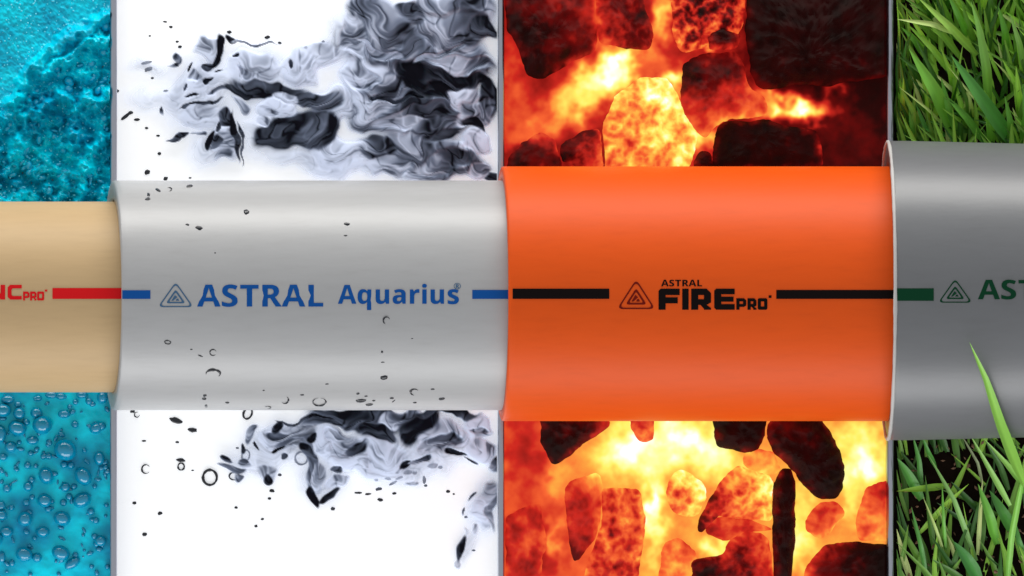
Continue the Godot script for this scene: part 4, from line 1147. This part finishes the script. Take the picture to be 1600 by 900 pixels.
# ------------------------------------------------------------------ grass
func grass() -> void:
	var step := 6.0
	var nx := int((GRASS_X[1] - GRASS_X[0]) / step) + 1
	var nz := int((Y1 - Y0) / step) + 1
	var v := PackedVector3Array()
	for j in nz:
		for i in nx:
			var px: float = lerpf(GRASS_X[0], GRASS_X[1], float(i) / (nx - 1))
			var py: float = lerpf(Y0, Y1, float(j) / (nz - 1))
			v.append(W(px, py, 5.0 + n_b.get_noise_2d(px * 2.5, py * 2.5) * 4.0))
	var base := W((GRASS_X[0] + GRASS_X[1]) / 2.0, 450, 0)
	var o := part("ground", build(v, grid_index(nx, nz), base), M.soil, self)
	o.position = base
	tag(o, "", "", "", "structure")
	# lawn behind the large blades
	var av := PackedVector3Array()
	var ai := PackedInt32Array()
	var ac := PackedColorArray()
	for k in 660:
		var top := k < 520
		var px := rng.randf_range(GRASS_X[0] + 6.0, GRASS_X[1] - 20.0)
		var py := rng.randf_range(-60.0, 330.0) if top else rng.randf_range(660.0, 1000.0)
		var len := rng.randf_range(50.0, 125.0) if top else rng.randf_range(70.0, 150.0)
		var lean := rng.randfn(-18.0, 22.0) if top else rng.randfn(-16.0, 24.0)
		var dx := sin(deg_to_rad(lean)) * len
		var dy := -cos(deg_to_rad(lean)) * len
		dx = maxf(dx, GRASS_X[0] + 4.0 - px)
		var ht := rng.randf_range(20.0, 75.0) if top else rng.randf_range(12.0, 50.0)
		var g := rng.randf()
		var tint := Color(0.02, 0.09, 0.008).lerp(Color(0.33, 0.64, 0.07), g * g)
		if rng.randf() < 0.06: tint = Color(0.46, 0.56, 0.20)
		var bl := blade_mesh([[px, py, 4.0], [px + dx * 0.45 + rng.randf_range(-4, 4), py + dy * 0.5, ht * 0.7], [px + dx, py + dy, ht]], rng.randf_range(4.0, 12.0) if top else rng.randf_range(5.0, 12.0), rng.randf_range(1.8, 3.6), 0.4, base, tint, rng.randf_range(-0.6, 0.6))
		var off := av.size()
		av.append_array(bl[0])
		ac.append_array(bl[2])
		for t in bl[1]: ai.append(off + t)
	var lawn := part("grass", build(av, ai, Vector3.ZERO, PackedVector2Array(), ac), M.leaf, self)
	lawn.position = base
	tag(lawn, "dense green grass growing along both sides of the dark grey pipe", "grass", "", "stuff")
	# brown litter on the bare soil
	var lv := PackedVector3Array()
	var li := PackedInt32Array()
	for k in 260:
		var px := rng.randf_range(1402, 1700)
		var py := rng.randf_range(690, 1000)
		var a := rng.randf() * TAU
		var s := rng.randf_range(1.5, 6.0)
		var w := s * rng.randf_range(0.25, 0.6)
		var p := W(px, py, 11.0)
		var u := Vector3(cos(a), rng.randf_range(-0.2, 0.5), sin(a)) * s * U
		var q := Vector3(-sin(a), rng.randf_range(-0.2, 0.3), cos(a)) * w * U
		var off := lv.size()
		lv.append_array(PackedVector3Array([p - u, p + q, p + u, p - q, p + Vector3(0, 2.0 * U, 0)]))
		for t in [[0, 4, 1], [1, 4, 2], [2, 4, 3], [3, 4, 0], [0, 1, 2], [0, 2, 3]]:
			li.append_array(PackedInt32Array([off + t[0], off + t[1], off + t[2]]))
	var lit := part("leaf_litter", build(lv, li, base, PackedVector2Array(), PackedColorArray(), false), mat(Color(0.55, 0.42, 0.33), 0.8), self)
	lit.position = base
	tag(lit, "brown flecks of dry litter on the dark soil", "litter", "", "stuff")

	var bright := Color(0.15, 0.40, 0.04)
	var deep := Color(0.05, 0.20, 0.025)
	var pale := Color(0.36, 0.48, 0.14)
	var mid := Color(0.10, 0.30, 0.03)
	# tufts with blades large enough to tell apart: root first
	var tufts := [
		["grass tuft with one broad bright blade by steel strip, above the dark grey pipe", [1495, 214], [
			[[[1496, 216, 10], [1460, 141, 80], [1420, 76, 95]], 24, bright], [[[1490, 212, 8], [1450, 171, 60], [1405, 136, 75]], 5, pale], [[[1498, 216, 10], [1482, 170, 60], [1470, 120, 80]], 12, mid], [[[1486, 214, 8], [1446, 200, 40], [1430, 160, 60]], 9, deep]]],
		["grass tuft with a broad deep green blade, against the dark grey pipe", [1586, 230], [
			[[[1588, 232, 10], [1532, 152, 85], [1486, 86, 100]], 24, Color(0.07, 0.26, 0.04)], [[[1580, 232, 8], [1578, 190, 60], [1570, 150, 75]], 12, mid], [[[1595, 230, 8], [1602, 180, 60], [1598, 130, 75]], 10, mid]]],
		["grass tuft of narrow pale blades fanning towards the steel strip", [1522, 84], [
			[[[1526, 86, 14], [1486, 44, 85], [1434, -4, 100]], 14, Color(0.26, 0.46, 0.07)], [[[1490, 52, 60], [1458, 38, 92], [1402, 30, 98]], 9, pale], [[[1513, 58, 20], [1498, 26, 80], [1480, -10, 95]], 12, mid]]],
		["upright grass tuft with one long straight light green blade", [1545, 160], [
			[[[1545, 162, 10], [1541, 106, 80], [1530, 46, 100], [1517, 2, 105]], 16, Color(0.17, 0.38, 0.06)], [[[1541, 226, 8], [1510, 184, 50], [1476, 148, 66]], 13, mid], [[[1550, 226, 8], [1546, 196, 50], [1540, 160, 60]], 14, bright], [[[1520, 190, 8], [1516, 160, 60], [1512, 140, 66]], 9, pale]]],
		["sparse grass tuft of short wide blades along the steel strip's upper end", [1412, 180], [
			[[[1412, 182, 8], [1408, 150, 40], [1406, 122, 55]], 14, bright], [[[1410, 130, 8], [1412, 96, 50], [1416, 62, 66]], 7, deep], [[[1446, 90, 8], [1428, 62, 50], [1408, 42, 70]], 11, mid], [[[1432, 226, 8], [1424, 196, 40], [1420, 170, 50]], 8, mid]]],
		["grass tuft of thin dark blades at the open side of the bed", [1600, 110], [
			[[[1602, 112, 8], [1592, 66, 70], [1578, 22, 90]], 11, Color(0.2, 0.4, 0.08)], [[[1588, 138, 8], [1570, 112, 60], [1550, 92, 80]], 4, pale], [[[1572, 90, 8], [1570, 50, 60], [1560, 10, 80]], 13, mid], [[[1604, 220, 8], [1592, 196, 40], [1582, 168, 60]], 9, pale], [[[1616, 60, 8], [1606, 20, 60], [1600, -20, 80]], 12, bright]]],
		["low grass tuft with a short wide blade below the dark grey pipe, by steel strip", [1440, 790], [
			[[[1440, 780, 8], [1420, 744, 40], [1402, 716, 60]], 18, Color(0.06, 0.22, 0.03)], [[[1448, 900, 8], [1438, 850, 40], [1424, 792, 60]], 8, deep], [[[1476, 866, 8], [1460, 820, 40], [1442, 776, 50]], 5, pale], [[[1478, 862, 8], [1474, 812, 50], [1472, 756, 66]], 6, mid], [[[1440, 770, 8], [1436, 720, 40], [1426, 680, 60]], 9, deep]]],
		["grass tuft with one long arching thin blade over bare soil", [1522, 872], [
			[[[1526, 876, 8], [1490, 780, 70], [1450, 710, 90]], 9, Color(0.16, 0.33, 0.08)], [[[1530, 905, 8], [1512, 876, 40], [1490, 846, 55]], 22, Color(0.04, 0.18, 0.03)], [[[1462, 730, 8], [1450, 706, 40], [1440, 680, 60]], 8, deep]]],
		["grass tuft with two overlapping broad blades in front of bare soil", [1562, 850], [
			[[[1558, 850, 10], [1546, 806, 60], [1528, 756, 80]], 17, mid], [[[1588, 836, 10], [1566, 800, 50], [1546, 766, 60]], 20, deep], [[[1604, 880, 8], [1592, 846, 40], [1584, 810, 50]], 10, deep], [[[1536, 760, 8], [1528, 724, 50], [1500, 676, 70]], 5, Color(0.2, 0.24, 0.12)]]]]
	for t in tufts:
		var b := W(t[1][0], t[1][1], 5.0)
		var tuft := thing("grass_tuft", b, t[0], "grass", "grass tufts with large blades")
		for bl in t[2]:
			blade_part(tuft, "blade", bl[0], bl[1], bl[2], 3.6, 0.35, 0.3)
	# the tall plant that reaches over the pipe
	var pb := W(1574, 905, 5.0)
	var plant := thing("tall_grass_plant", pb, "tall grass plant whose long blade crosses in front of the dark grey pipe", "grass")
	blade_part(plant, "stem", [[1572, 930, 5], [1580, 838, 60], [1596, 756, 130], [1598, 742, 150]], 10, Color(0.16, 0.38, 0.05), 9.0, 0.7)
	blade_part(plant, "blade", [[1600, 756, 130], [1580, 708, 262], [1562, 660, 372], [1541, 594, 448], [1515, 535, 492]], 18, Color(0.20, 0.42, 0.06), 4.0, 0.4)
	blade_part(plant, "blade", [[1604, 762, 110], [1570, 722, 190], [1536, 684, 225]], 12, Color(0.24, 0.46, 0.10), 2.0, 0.4)
	blade_part(plant, "blade", [[1578, 790, 100], [1550, 740, 150], [1514, 676, 190]], 11, Color(0.20, 0.40, 0.08), 2.0, 0.4)
	blade_part(plant, "blade", [[1596, 770, 100], [1620, 700, 200], [1630, 640, 260]], 12, mid, 2.0, 0.4)
